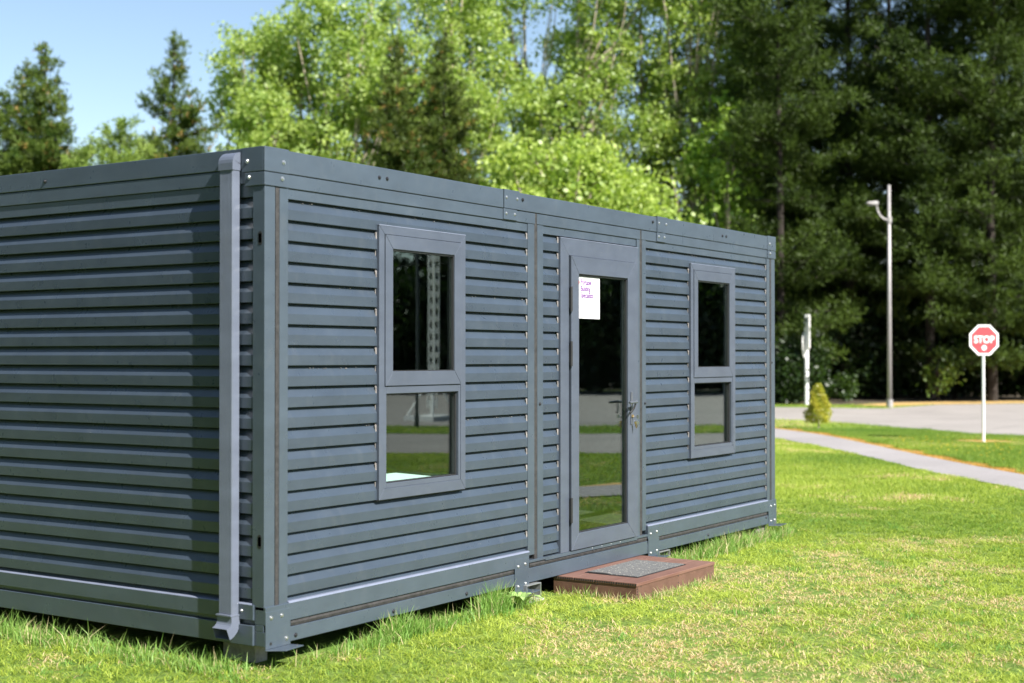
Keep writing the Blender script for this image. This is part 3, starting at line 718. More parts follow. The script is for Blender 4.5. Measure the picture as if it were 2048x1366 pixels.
for j in range(6): mb.cyl((sx0 + 0.0105, sy0 + 0.0032, GZ + 0.012 + j * 0.0165), (sx0 + 0.0105, sy0 + 0.0045, GZ + 0.012 + j * 0.0165), 0.005, n=10)
step_part(mb, 'hollow_core', BLACKR, 0)
mb = BoltSet()
for (x, z) in ((sx0 + .06, -.03), (sx0 + .06, -.08), (3.36, -.03), (3.36, -.075), (sx1 - .05, -.03), (sx1 - .05, -.075)): bolt(mb, (x, sy0 + 0.004, z), FN, 0.0035)
for (y, z) in ((-.53, -.03), (-.53, -.09), (-.3, -.03), (-.08, -.03), (-.3, -.09)): bolt(mb, (sx0, y, z), LN, 0.0035)
mb.build('screw', DBOLT, st, off=st.location)

def mat_mat():
    m, n, b = mat('doormat')
    tc = n.nodes.new('ShaderNodeTexCoord'); v = n.nodes.new('ShaderNodeTexVoronoi'); v.inputs['Scale'].default_value = 42; n.links.new(tc.outputs['Object'], v.inputs['Vector'])
    r_ = ramp(n, v.outputs['Distance'], [(0.10, (0.36, 0.34, 0.28)), (0.27, (0.10, 0.10, 0.10))])
    n.links.new(r_.outputs[0], b.inputs['Base Color']); b.inputs['Roughness'].default_value = 0.95
    f = noise(n, 220, 2, 0.6); bump(n, b, f.outputs[0], 0.9, 0.006); return m
dm = empty('doormat', (3.30, -0.30, szt), 'speckled grey doormat lying on the brown step', 'doormat')
mb = MB(); nx, ny = 16, 8; rnd = random.Random(4)
mx0, mx1, my0, my1 = 2.985, 3.665, -0.475, -0.10
for j in range(ny + 1):
    for i in range(nx + 1):
        cz = 0.0065 + rnd.uniform(0, 0.0012) + (0.004 if i == 0 and j > 4 else 0)
        mb.v.append((mx0 + (mx1 - mx0) * i / nx - 3.30, my0 + (my1 - my0) * j / ny + 0.30, cz))
for j in range(ny):
    for i in range(nx): q = j * (nx + 1) + i; mb.f.append((q, q + 1, q + nx + 2, q + nx + 1))
o = mb.build('pile', mat_mat(), dm, fix=False); sm = o.modifiers.new('s', 'SOLIDIFY'); sm.thickness = 0.005
frame_box(MB(), mx0 - 0.008 - 3.30, mx1 + 0.008 - 3.30, 0, 0.0055, 0, 0, 0, 0, 0, 0)
MB().box(mx0 - 0.012 - 3.30, mx1 + 0.012 - 3.30, my0 - 0.012 + 0.30, my1 + 0.012 + 0.30, 0.0008, 0.0035).build('rubber_edge', BLACKR, dm)
rnd = random.Random(8); mb = MB()
for _ in range(70):
    x, y, a = rnd.uniform(mx0, mx1) - 3.30, rnd.uniform(my0, my1) + 0.30, rnd.uniform(0, 6.28); l = rnd.uniform(.004, .012)
    mb.tube([(x, y, .010), (x + l * math.cos(a), y + l * math.sin(a), .0105)], 0.0013, 4)
tag(loc(mb, empty.__class__ and type('o', (), {'location': Vector((-3.30, 0.30, -szt))})()).build('grass_clippings', SEALP), 'dry pale grass clippings strewn over the doormat', 'clippings', kind='stuff')

def block(x, y, sx, sy, z0, z1, m_, label, cat, nm):
    o = MB().box(-sx, sx, -sy, sy, 0, z1 - z0).build(nm, m_, bevel=0.006); o.location = (x, y, z0)
    return tag(o, label, cat, 'support blocks under the cabin')
block(0.165, 0.285, 0.045, 0.115, GZ - .03, -0.002, CONC, 'grey concrete block under the near corner of the cabin by the downpipe', 'block', 'support_block')
block(6.16, 0.12, 0.12, 0.09, GZ - .02, -0.002, TIMBER, 'weathered timber block under the far right corner of the cabin', 'block', 'support_block')
block(2.10, 0.06, 0.10, 0.09, GZ - .02, GZ + 0.055, CONC, 'low concrete pad under the cabin left of the steel foot', 'block', 'support_block')
def steel_foot(x, y, label):
    o = empty('jack_stand', (x, y, GZ), label, 'steel foot', 'adjustable steel feet under the cabin')
    MB().box(-0.10, 0.10, -0.075, 0.09, -0.01, 0.012).build('base', CONC, o, bevel=0.003)
    MB().box(-0.085, -0.079, -0.06, 0.07, 0.012, 0.112).box(0.079, 0.085, -0.06, 0.07, 0.012, 0.112).box(-0.079, 0.079, -0.06, 0.07, 0.106, 0.112).build('bracket', GALV, o, bevel=0.001)
    MB().cyl((0, 0, 0.012), (0, 0, 0.106), 0.02, n=12).build('jack_screw', GALV, o)
    return o
steel_foot(2.42, 0.02, 'grey steel foot under the joint left of the brown step')
steel_foot(4.26, 0.04, 'grey steel foot under the joint behind the right end of the brown step')

# ------------------------------------------------------------ street furniture
f_, r_ = fwd_right()
def oct_pts(r): return [(r * math.cos(math.pi / 8 + i * math.pi / 4), r * math.sin(math.pi / 8 + i * math.pi / 4)) for i in range(8)]
ss = empty('stop_sign', (21.085, 2.172, GZ), 'red octagonal STOP sign on a white post beside the footpath', 'stop sign', rz=-YAW + R(6))
hz = 1.870
MB().cyl((0, 0, -0.1), (0, 0, 2.02), 0.027, n=16).build('post', WHITEP, ss, smooth=False)
ro = 0.30
MB().poly([(x, z + hz) for x, z in oct_pts(ro)], -0.040, -0.036, 'y').build('sign_plate', SIGNB, ss)
MB().poly([(x, z + hz) for x, z in oct_pts(ro * 0.87)], -0.0415, -0.0402, 'y').build('red_field', REDS, ss)
t = text_mesh('lettering', 'STOP', 0.180, SIGNB, ss, (0, -0.0425, hz - 0.050), sx=0.90, extr=0.0008, off=0.0035, align='CENTER')
MB().cyl((0, -0.0425, hz - 0.142), (0, -0.0418, hz - 0.142), 0.046, n=24).build('white_spot', SIGNB, ss)
MB().box(-0.08, 0.08, -0.035, -0.030, hz + .10, hz + .13).box(-0.08, 0.08, -0.035, -0.030, hz - .16, hz - .13).build('clamp', GALV, ss)

p = at(1779, 43.5)
lp = empty('street_lamp', p, 'tall slim grey street lamp with one curved arm in front of the dark pines', 'street lamp', rz=-YAW)
MB().cyl((0, 0, 0), (0, 0, 6.88), 0.070, 0.045, 16).build('pole', GALVP, lp, smooth=True, fix=True)
MB().cyl((0, 0, 0), (0, 0, 0.25), 0.105, 0.10, 16).build('base', GALVP, lp)
az = 5.80
MB().tube([(0.0, -0.02, az), (-0.15, -0.02, az + 0.02), (-0.28, -0.02, az + 0.12), (-0.36, -0.02, az + 0.28), (-0.40, -0.02, az + 0.46)], 0.032, 10).build('arm', GALVP, lp)
MB().cyl((0, 0, az - 0.09), (0, 0, az + 0.09), 0.082, n=16).build('collar', GALVP, lp)
h = MB().poly([(-0.72, az + .50), (-0.70, az + 0.545), (-0.45, az + 0.575), (-0.36, az + 0.56), (-0.35, az + 0.46), (-0.45, az + 0.45)], -0.13, 0.11, 'y').build('lamp_head', GALVP, lp, bevel=0.02)
MB().box(-0.66, -0.47, -0.09, 0.07, az + 0.443, az + 0.449).build('lens', LENS, h)

p = at(1613, 46.0)
ws = empty('road_sign', p, 'white road sign post with two plates seen edge-on beside the small conifer', 'road sign', rz=-YAW + R(74))
MB().cyl((0, 0, 0), (0, 0, 2.95), 0.070, n=14).build('post', WHITEP, ws)
MB().box(-0.32, 0.32, -0.10, -0.085, 1.85, 2.95).build('upper_plate', SIGNB, ws, bevel=0.004)
MB().cyl((0, 0.085, 1.95), (0, 0.105, 1.95), 0.40, n=28).build('round_plate', SIGNB, ws)

# things seen only as reflections in the panes (they stand south of the cabin)
ms = empty('lattice_mast', (22.88, -16.03, GZ), 'white steel lattice mast seen reflected in the left window', 'mast')
mb = MB()
for (x, y) in ((-.085, -.085), (.085, -.085), (.085, .085), (-.085, .085)): mb.cyl((x * 1.0, y * 1.0, 0.3), (x, y, 7.5), 0.02, n=6)
mb.build('upright', WHITEP, ms)
mb = MB(); z = 0.3
while z < 7.3:
    for (a, b_) in (((-.085, -.085), (.085, -.085)), ((.085, -.085), (.085, .085)), ((.085, .085), (-.085, .085)), ((-.085, .085), (-.085, -.085))):
        mb.cyl((a[0], a[1], z), (b_[0], b_[1], z + .22), 0.013, n=5); mb.cyl((b_[0], b_[1], z), (a[0], a[1], z + .22), 0.013, n=5)
    z += 0.30
mb.build('bracing', WHITEP, ms)
MB().box(-.55, .55, -.45, .45, 0, 0.12).build('base_slab', WHITEP, ms)
for sx_, sy_ in ((-1, -1), (1, -1), (1, 1), (-1, 1)): MB().cyl((sx_ * .5, sy_ * .4, .1), (sx_ * .12, sy_ * .12, .9), 0.025, n=6).build('stay', WHITEP, ms)
o = MB().cyl((0, 0, 0), (0, 0, 6.5), 0.035, n=10).cyl((0, 0, 0), (0, 0, 0.3), 0.05, n=10).build('post', DKPOST); o.location = (19.7, -14.09, GZ)
tag(o, 'slim dark pole seen reflected in the left window', 'pole')

# ------------------------------------------------------------ foliage
def unit(v): return v / np.maximum(np.linalg.norm(v, axis=1, keepdims=True), 1e-6)
def leaf_quads(P, size, rng, flat=0.3):
    n_ = len(P); d = unit(rng.normal(size=(n_, 3))); nrm = unit(rng.normal(size=(n_, 3)) + np.array([0, 0, flat]))
    s = unit(np.cross(d, nrm)); d = np.cross(nrm, s)
    sz = size[:, None]
    V = np.stack([P - d * sz * .5, P + s * sz * .38, P + d * sz * .55, P - s * sz * .38], 1).reshape(-1, 3)
    F = np.arange(n_ * 4).reshape(-1, 4); return V, F
def make_broadleaf(name, loc_, blobs, label, group, seed, n_cl=420, per=55, size=0.15, cl_r=0.42, cols=((0.16, 0.30, 0.035), (0.30, 0.44, 0.075)), trunk_h=3.0, trunk_r=0.16, cat='tree', twig=True, bark=None):
    rng = np.random.default_rng(seed); bark = bark or BARKT
    root = empty(name, loc_, label, cat, group, rz=0)
    bl = np.array(blobs, float); vol = (bl[:, 3] * bl[:, 4] * bl[:, 5]) ** 0.75; pick = rng.choice(len(bl), n_cl, p=vol / vol.sum())
    d = unit(rng.normal(size=(n_cl, 3))); rad = rng.uniform(0.35, 1.0, n_cl) ** 0.55
    C = bl[pick, :3] + d * bl[pick, 3:6] * rad[:, None]
    cr = cl_r * rng.uniform(0.6, 1.3, n_cl)
    cnt = rng.integers(int(per * .6), int(per * 1.4), n_cl)
    idx = np.repeat(np.arange(n_cl), cnt); n_ = len(idx)
    P = C[idx] + rng.normal(size=(n_, 3)) * cr[idx][:, None] * np.array([.55, .55, .42])
    P[:, 2] = np.maximum(P[:, 2], 0.1)
    V, F = leaf_quads(P, size * rng.uniform(.6, 1.3, n_), rng)
    ca, cb = np.array(cols[0]), np.array(cols[1])
    tcl = rng.uniform(0, 1, n_cl)[idx] * .6 + rng.uniform(0, 1, n_) * .4
    Cc = ca + (cb - ca) * tcl[:, None]
    np_obj('crown', V, F, np.repeat(Cc, 4, 0), LEAFM, root)
    mb = MB(); top = max(b[2] for b in blobs)
    tp = [(0, 0, 0)]; x = y = 0
    for i in range(1, 7):
        x += rng.normal() * .08; y += rng.normal() * .08; tp.append((x, y, top * i / 6))
    mb.tube(tp, [trunk_r * (1 - .12 * i) for i in range(7)], 8)
    for k in range(min(60, n_cl // 6) if twig else 12):
        c = C[rng.integers(n_cl)]; zf = min(c[2] * rng.uniform(.45, .8), top); i = min(int(zf / top * 6), 5)
        a = Vector(tp[i]).lerp(Vector(tp[i + 1]), zf / top * 6 - i); b_ = Vector(c); m_ = a.lerp(b_, .5) + Vector((0, 0, -.12 * (b_ - a).length))
        q = a.lerp(m_, .5) * 1.0
        mb.tube([a, q, m_, m_.lerp(b_, .6) + Vector(rng.normal(size=3) * .08), b_], [.06, .05, .04, .028, .014], 5)
    mb.build('trunk', bark, root, fix=False)
    return root
def make_pine(name, loc_, H, Rr, label, group, seed, base=1.5, cols=((0.03, 0.06, 0.012), (0.12, 0.155, 0.035)), whorl=0.6, shape=0.8, per=8, nbr=6, dens=1.5, pad=.50, shoots=26, nlen=.19, nwid=.021, min_r=0.25, tan=0.0):
    rng = np.random.default_rng(seed)
    root = empty(name, loc_, label, 'pine tree', group)
    T, RS, S, U = [], [], [], []
    mb = MB()
    mb.tube([(0, 0, 0), (.05, 0, H * .3), (-.04, .04, H * .65), (0, 0, H)], [H * .0085, H * .007, H * .0045, .012], 8)
    z = base
    while z < H - 0.25:
        t = (z - base) / (H - base)
        RL = Rr * max((1 - t), 0.0) ** shape * min(1, .7 + t * 2.5) + min_r
        nb = max(3, int(round(nbr * (1 - .35 * t)))) + int(rng.integers(-1, 2))
        for b in range(nb):
            a = rng.uniform(0, 2 * math.pi); L = RL * rng.uniform(.5, 1.12); up = rng.uniform(-.02, .30) + .5 * t ** 2
            dh = np.array([math.cos(a), math.sin(a), 0]); side = np.array([-dh[1], dh[0], 0])
            k = max(1, int(round(L * dens)))
            s_ = (np.arange(k) + rng.uniform(.3, 1, k)) / k; s_ = .06 + .94 * s_
            c = dh * (s_ * L)[:, None] + np.array([0, 0, z]) + np.array([0, 0, 1]) * (s_ * L * up + .10 * L * s_ ** 3)[:, None]
            c = c + side * (rng.normal(size=k) * .22 * np.minimum(L, 1.6))[:, None]
            T.append(c); RS.append(pad * rng.uniform(.65, 1.25, k) * min(1, .35 + L * .45)); S.append(np.full(k, rng.uniform(0, 1)) * .5 + rng.uniform(0, 1, k) * .5); U.append(np.tile(dh, (k, 1)))
            if b % 2 == 0 and L > .8: mb.tube([(0, 0, z), tuple(dh * L * .5 + np.array([0, 0, z + L * up * .45])), tuple(dh * L * .85 + np.array([0, 0, z + L * .85 * up]))], [.035 * (1.2 - t), .022, .010], 5)
        z += whorl * rng.uniform(.7, 1.3) * (1 - .35 * t)
    zs = np.linspace(H - .9, H, 7); T.append(np.stack([rng.normal(size=7) * .03, rng.normal(size=7) * .03, zs], 1)); RS.append(np.linspace(.16, .05, 7)); S.append(rng.uniform(.4, 1, 7)); U.append(np.zeros((7, 3)))
    T = np.concatenate(T); RS = np.concatenate(RS); S = np.concatenate(S); U = np.concatenate(U); n_ = len(T)
    # each clump of needles = several shoots, each shoot = a bottle-brush of needles
    ns = np.maximum(3, (shoots * (RS / pad) ** 2)).astype(int); ci = np.repeat(np.arange(n_), ns); q_ = len(ci)
    sdv = unit(rng.normal(size=(q_, 3)) + U[ci] * .5 + np.array([0, 0, .25])); so = T[ci] + sdv * (RS[ci] * rng.uniform(.35, 1.0, q_))[:, None] * np.array([1.15, 1.15, .62])
    sh = unit(sdv + np.array([0, 0, .55]) + rng.normal(size=(q_, 3)) * .25)
    ni = np.repeat(np.arange(q_), per); m_ = len(ni)
    d = unit(sh[ni] * .8 + unit(rng.normal(size=(m_, 3))) * .9)
    o = so[ni] + sh[ni] * rng.uniform(-.22, .10, m_)[:, None]
    L = nlen * rng.uniform(.6, 1.15, m_); wd = nwid * rng.uniform(.7, 1.3, m_)
    sd_ = unit(np.cross(d, rng.normal(size=(m_, 3))))
    V = np.stack([o - sd_ * wd[:, None], o + sd_ * wd[:, None], o + d * L[:, None]], 1).reshape(-1, 3)
    V[:, 2] = np.maximum(V[:, 2], 0.05)
    F = np.arange(m_ * 3).reshape(-1, 3); ca, cb = np.array(cols[0]), np.array(cols[1])
    Cc = ca + (cb - ca) * (S[ci][ni] * .6 + rng.uniform(0, .4, q_)[ni])[:, None]
    if tan > 0:
        br = rng.uniform(0, 1, q_)[ni] < tan; Cc[br] = np.array([.30, .19, .06])
    np_obj('crown', V, F, np.repeat(Cc, 3, 0), NEEDLEM, root)
    mb.build('trunk', BARKD, root, fix=False)
    return root

# left-hand group
PINES_L = 'young pines beyond the cabin roof on the left'
CL = ((0.025, 0.062, 0.010), (0.13, 0.175, 0.030))
KL = dict(cols=CL, whorl=.34, pad=.36, shoots=20, nlen=.18, nwid=.021, dens=2.6, min_r=.2, nbr=8)
make_pine('pine_tree', at(90, 50), 12.7, 3.9, 'pointed pine with bare leader, second from the left edge of the photo', PINES_L, 21, 1, shape=1.05, tan=.04, **KL)
make_pine('pine_tree', at(52, 52), 12.5, 3.6, 'pointed pine just left of the tallest pine at the left edge', PINES_L, 22, 1, shape=1.0, tan=.03, **KL)
make_pine('pine_tree', at(-14, 49), 10.9, 3.6, 'pine cut off by the left edge of the photo', PINES_L, 23, 1, shape=.9, **KL)
make_pine('pine_tree', at(160, 47), 7.9, 1.5, 'small low pine in the gap of sky over the left wall', PINES_L, 24, 1, shape=1.1, **KL)
make_pine('pine_tree', at(347, 49), 12.9, 4.3, 'slender pointed pine left of the big light green trees', PINES_L, 25, 1, shape=1.15, tan=.04, **KL)
make_pine('pine_tree', at(240, 47), 9.5, 2.8, 'lighter bushy pine between the two pointed pines', PINES_L, 26, 1, shape=.65, **{**KL, 'cols': ((0.10, 0.17, 0.03), (0.28, 0.36, 0.08))})
make_pine('pine_tree', at(795, 48), 12.4, 2.5, 'narrow dark pine in front of the light green trees, above the left window', PINES_L, 27, 1, shape=.9, tan=.05, **{**KL, 'cols': ((0.02, 0.05, 0.008), (0.11, 0.14, 0.025))})
make_pine('pine_tree', at(890, 49), 12.9, 2.8, 'dark pine in front of the light green trees, right of the narrow one', PINES_L, 28, 1, shape=.9, tan=.03, **{**KL, 'cols': ((0.02, 0.05, 0.008), (0.11, 0.14, 0.025))})

# row of light green broadleaf trees
POP = 'light green broadleaf trees behind the cabin'
def column(h, r, n_, seed, base=3.0):
    rr = random.Random(seed); out = []
    for i in range(n_):
        t = i / (n_ - 1); z = base + (h - base - r * .7) * t; s = (0.75 + .45 * math.sin(math.pi * min(1, t * 1.15 + .12)))
        out.append((rr.uniform(-.35, .35) * r, rr.uniform(-.35, .35) * r, z, r * s * rr.uniform(.7, 1.0), r * s * rr.uniform(.7, 1.0), (h - base) / n_ * rr.uniform(.6, .85)))
        if rr.random() < .8: out.append((rr.uniform(-1, 1) * r, rr.uniform(-1, 1) * r, z + rr.uniform(-.6, .6), r * .5, r * .5, r * .55))
    return out
specs = [(505, 56, 14.6, 2.1), (600, 58, 15.6, 2.2), (700, 56, 16.6, 2.3), (800, 60, 18.5, 2.7), (925, 57, 18, 2.5), (1045, 59, 19.5, 2.8), (1165, 57, 18.5, 2.6), (1285, 59, 20, 2.8), (1400, 57, 19, 2.6), (1490, 60, 20, 2.6)]
labs = ['leftmost light green tree of the row, against the open sky', 'light green tree second from the left of the row', 'light green tree third from the left of the row, above the roof corner', 'light green tree behind the narrow dark pine', 'light green tree just right of the two dark pines', 'light green tree rising above the left end of the bright bush', 'light green tree above the middle of the bright bush', 'light green tree above the right end of the bright bush', 'light green tree right of the bright bush', 'rightmost light green tree, touching the dark pines']
for i, (px, d, h, r) in enumerate(specs):
    make_broadleaf('broadleaf_tree', at(px, d), column(h, r, 6, 50 + i, 2.0), labs[i], POP, 70 + i, n_cl=680, per=54, size=0.165, cl_r=.50, cols=((0.14, 0.24, 0.04), (0.44, 0.53, 0.145)))
make_broadleaf('broadleaf_tree', at(425, 52), [(0, 0, 7.2, 1.1, 1.1, 1.8), (.3, .2, 4.6, 1.5, 1.4, 2.0), (-.5, .1, 5.6, 1.0, 1.0, 1.2)], 'low light green tree between the slender pine and the roof corner', POP, 88, n_cl=170, per=56, size=0.155, cl_r=.42, cols=((0.14, 0.24, 0.04), (0.44, 0.53, 0.145)))
make_broadleaf('broadleaf_tree', at(292, 52), [(0, 0, 6.2, 1.0, 1.0, 1.5), (.3, .2, 4.6, 1.5, 1.4, 1.8)], 'low light green tree behind the gap between the two middle pines', POP, 89, n_cl=120, per=56, size=0.155, cl_r=.42, cols=((0.14, 0.24, 0.04), (0.44, 0.53, 0.145)))
# bright bush in front
make_broadleaf('broadleaf_tree', at(1130, 42), [(u * .553, u * -.833, z, r, r, h) for (u, z, r, h) in ((-2.4, 5.0, 1.1, 1.4), (-1.3, 6.3, 1.3, 1.7), (.4, 6.5, 1.4, 1.7), (1.9, 5.8, 1.4, 1.6), (3.1, 4.7, 1.3, 1.5), (4.1, 3.5, 1.1, 1.4), (-1.6, 3.4, 1.5, 1.6), (.4, 3.8, 1.8, 2.0), (2.3, 3.2, 1.7, 1.7))], 'bright lime green spreading tree just above the roof line at the door', None, 91, n_cl=620, per=58, size=0.17, cl_r=.48, cols=((0.20, 0.31, 0.05), (0.46, 0.54, 0.14)))
make_broadleaf('broadleaf_tree', at(1450, 50), [(0, 0, 8.5, 1.2, 1.2, 2.4), (.3, .3, 6.0, 1.3, 1.3, 2.0), (-.4, 0, 4.0, 1.4, 1.4, 1.6)], 'small yellow green tree between the bright bush and the dark pines', None, 92, n_cl=150, per=48, size=0.20, cl_r=.45, cols=((0.17, 0.30, 0.035), (0.33, 0.46, 0.08)))

# dark pine wood on the right: three shapes shared by all
WOOD = 'tall dark pines of the wood on the right'
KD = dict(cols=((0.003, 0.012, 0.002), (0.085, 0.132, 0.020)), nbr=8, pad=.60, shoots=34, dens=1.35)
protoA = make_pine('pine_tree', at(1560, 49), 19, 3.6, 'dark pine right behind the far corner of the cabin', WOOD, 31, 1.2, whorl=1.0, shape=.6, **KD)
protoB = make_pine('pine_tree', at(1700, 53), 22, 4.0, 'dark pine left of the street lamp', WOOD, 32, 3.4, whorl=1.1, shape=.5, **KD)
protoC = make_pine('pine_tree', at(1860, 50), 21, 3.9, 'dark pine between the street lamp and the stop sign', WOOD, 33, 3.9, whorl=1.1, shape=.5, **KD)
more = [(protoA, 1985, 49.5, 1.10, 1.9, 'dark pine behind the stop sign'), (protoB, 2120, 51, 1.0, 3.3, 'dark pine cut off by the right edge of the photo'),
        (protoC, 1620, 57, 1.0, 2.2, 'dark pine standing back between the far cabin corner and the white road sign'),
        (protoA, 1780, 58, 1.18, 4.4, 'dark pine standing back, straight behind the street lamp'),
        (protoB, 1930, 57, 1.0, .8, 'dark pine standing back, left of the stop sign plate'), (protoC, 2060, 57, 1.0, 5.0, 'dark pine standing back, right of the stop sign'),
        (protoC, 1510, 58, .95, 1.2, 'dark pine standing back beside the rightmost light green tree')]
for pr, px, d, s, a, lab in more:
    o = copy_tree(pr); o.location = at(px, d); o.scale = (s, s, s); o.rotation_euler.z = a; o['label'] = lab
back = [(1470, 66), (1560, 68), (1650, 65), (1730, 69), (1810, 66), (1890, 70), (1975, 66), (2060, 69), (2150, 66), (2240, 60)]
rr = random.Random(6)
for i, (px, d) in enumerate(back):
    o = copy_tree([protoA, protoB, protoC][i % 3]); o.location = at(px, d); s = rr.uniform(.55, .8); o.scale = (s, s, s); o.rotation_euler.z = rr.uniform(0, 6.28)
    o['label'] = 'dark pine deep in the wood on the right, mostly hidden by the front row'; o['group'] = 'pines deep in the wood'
# understorey bushes
UND = 'dark bushes along the foot of the wood'
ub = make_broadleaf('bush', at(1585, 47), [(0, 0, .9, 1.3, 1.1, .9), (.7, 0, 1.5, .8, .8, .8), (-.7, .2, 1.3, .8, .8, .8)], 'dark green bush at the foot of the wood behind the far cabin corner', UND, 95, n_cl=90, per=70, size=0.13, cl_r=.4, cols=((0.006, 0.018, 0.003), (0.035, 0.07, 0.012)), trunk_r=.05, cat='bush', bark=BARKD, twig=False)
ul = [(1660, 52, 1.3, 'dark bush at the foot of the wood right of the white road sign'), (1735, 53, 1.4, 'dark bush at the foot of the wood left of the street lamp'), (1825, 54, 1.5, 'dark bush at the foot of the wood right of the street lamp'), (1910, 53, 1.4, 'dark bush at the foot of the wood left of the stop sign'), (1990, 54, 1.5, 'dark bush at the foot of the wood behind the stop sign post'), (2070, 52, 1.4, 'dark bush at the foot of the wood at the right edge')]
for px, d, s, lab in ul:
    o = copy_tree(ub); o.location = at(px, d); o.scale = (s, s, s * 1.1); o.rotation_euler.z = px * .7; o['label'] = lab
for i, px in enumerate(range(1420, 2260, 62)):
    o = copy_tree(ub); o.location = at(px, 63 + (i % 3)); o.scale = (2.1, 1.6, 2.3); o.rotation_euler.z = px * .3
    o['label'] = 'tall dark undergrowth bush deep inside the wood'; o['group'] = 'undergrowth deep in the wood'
make_broadleaf('bush', at(1880, 49), [(0, 0, 1.0, .4, .4, .5), (.25, 0, 1.4, .35, .3, .4)], 'yellow green sapling lit by the sun at the foot of the wood', None, 97, n_cl=26, per=50, size=0.14, cl_r=.28, cols=((0.07, 0.13, 0.02), (0.18, 0.25, 0.045)), trunk_r=.03, cat='bush', twig=False, bark=BARKD)
make_broadleaf('bush', at(1690, 49), [(0, 0, .45, .5, .4, .4)], 'knee high green bush at the foot of the wood beside the lamp', None, 98, n_cl=18, per=50, size=0.12, cl_r=.25, cols=((0.02, 0.05, 0.01), (0.07, 0.12, 0.02)), trunk_r=.03, cat='bush', twig=False, bark=BARKD)

# small golden conifer on the verge
rng = np.random.default_rng(5)
gc = empty('golden_conifer', (23.95, 6.45, GZ), 'small golden green conical conifer on the verge', 'conifer')
n_ = 9000; t = rng.uniform(0, 1, n_) ** .8; z = .14 + t * .82; rr_ = (.27 * (1 - t) ** .7 * (1 + .0 * t) + .03) * (0.75 + .25 * np.minimum(t * 6, 1)); a = rng.uniform(0, 2 * math.pi, n_)
lob = 1 + .22 * np.sin(a * 3 + z * 9) + .12 * np.sin(a * 5 - z * 21)
q = rng.uniform(.3, 1, n_) ** .5 * rr_ * lob
P = np.stack([np.cos(a) * q, np.sin(a) * q, z], 1) + rng.normal(size=(n_, 3)) * .015
V, F = leaf_quads(P, rng.uniform(.022, .045, n_), rng, .2); ca, cb = np.array((.20, .25, .02)), np.array((.56, .50, .07))
np_obj('crown', V, F, np.repeat(ca + (cb - ca) * (rng.uniform(0, 1, n_) * .5 + .5 * np.clip(np.sin(a * 4 + z * 14) * .5 + .5, 0, 1))[:, None], 4, 0), LEAFM, gc)
MB().tube([(0, 0, -.02), (.01, 0, .1), (0, .01, .5)], [.022, .018, .008], 8).build('trunk', BARKT, gc)

# trees south of the cabin: seen only in the glass and on the gloss of the paint
for i, (px, d) in enumerate([(690, 66), (780, 64), (880, 66), (990, 64), (1090, 66), (1180, 65), (1270, 67), (1370, 65), (1470, 66), (1570, 68)]):
    o = copy_tree([protoB, protoC, protoA][i % 3]); p = at(px, d); o.location = (p.x, -p.y, GZ); o.scale = (.85, .85, .55 + .07 * (i % 3)); o.rotation_euler.z = i * 1.3
    o['label'] = 'dark pine across the road, seen only as a reflection in the cabin glass'; o['group'] = 'pines reflected in the windows'

for i, (x, y) in enumerate([(-17, -9), (-16, -3), (-18, 3), (-16, 9), (-17.5, 15), (-15, 22), (-14, 30)]):  # unseen pines, added to cut sky light and lawn bounce on the left wall
    o = copy_tree([protoB, protoC, protoA][i % 3]); o.location = (x, y, GZ); o.scale = (.9, .9, .8); o.rotation_euler.z = i * 1.9
    o['label'] = 'unseen dark pine added west of the cabin to darken its left wall'; o['group'] = 'unseen pines added to darken the left wall'

for i in range(16):
    o = copy_tree(ub); p = at(640 + i * 62, 62 + (i % 2)); o.location = (p.x, -p.y, GZ); o.scale = (2.2, 1.8, 2.4); o.rotation_euler.z = i * 1.1
    o['label'] = 'dark undergrowth across the road, seen only as a reflection in the cabin glass'; o['group'] = 'undergrowth reflected in the windows'
for i in range(9):  # unseen bushes, added below the pines to keep the left wall dark
    o = copy_tree(ub); o.location = (-12.5 - (i % 3) * .8, -6 + i * 4.2, GZ); o.scale = (1.8, 2.0, 1.9); o.rotation_euler.z = i * 1.7
    o['label'] = 'unseen dark bush added west of the cabin to darken its left wall'; o['group'] = 'unseen bushes added to darken the left wall'

# ------------------------------------------------------------ grass
def vnoise(X, Y, s, seed):
    rg = np.random.default_rng(seed).uniform(0, 1, (256, 256)); x = X / s + 1000; y = Y / s + 1000
    xi = np.floor(x).astype(int); yi = np.floor(y).astype(int); fx = x - xi; fy = y - yi; fx = fx * fx * (3 - 2 * fx); fy = fy * fy * (3 - 2 * fy)
    g = lambda a, b: rg[a % 256, b % 256]
    return (g(xi, yi) * (1 - fx) + g(xi + 1, yi) * fx) * (1 - fy) + (g(xi, yi + 1) * (1 - fx) + g(xi + 1, yi + 1) * fx) * fy
def allowed(X, Y, m_=0.0):
    ok = ~((X > 0.03) & (X < L_ - .03) & (Y > 0.03) & (Y < W_))
    ok &= ~((X > sx0 - .01) & (X < sx1 + .01) & (Y > sy0 - .01) & (Y < 0.03))
    ok &= ~pip(path_poly, X, Y) & ~pip(road_poly, X, Y) & ~pip(wood, X, Y) & ~pip(litter, X, Y)
    ok &= ~pip(edge_poly, X, Y) & ((X - 21.085) ** 2 + (Y - 2.172) ** 2 > .33)
    return ok
def scatter(n_, d0, d1, px0, px1, seed):
    rng = np.random.default_rng(seed)
    d = np.sqrt(rng.uniform(d0 ** 2, d1 ** 2, n_)); px = rng.uniform(px0, px1, n_)
    f, r = fwd_right(); k = (px - 1024) / FPX * d
    return CAM.x + f.x * d + r.x * k, CAM.y + f.y * d + r.y * k, d, rng
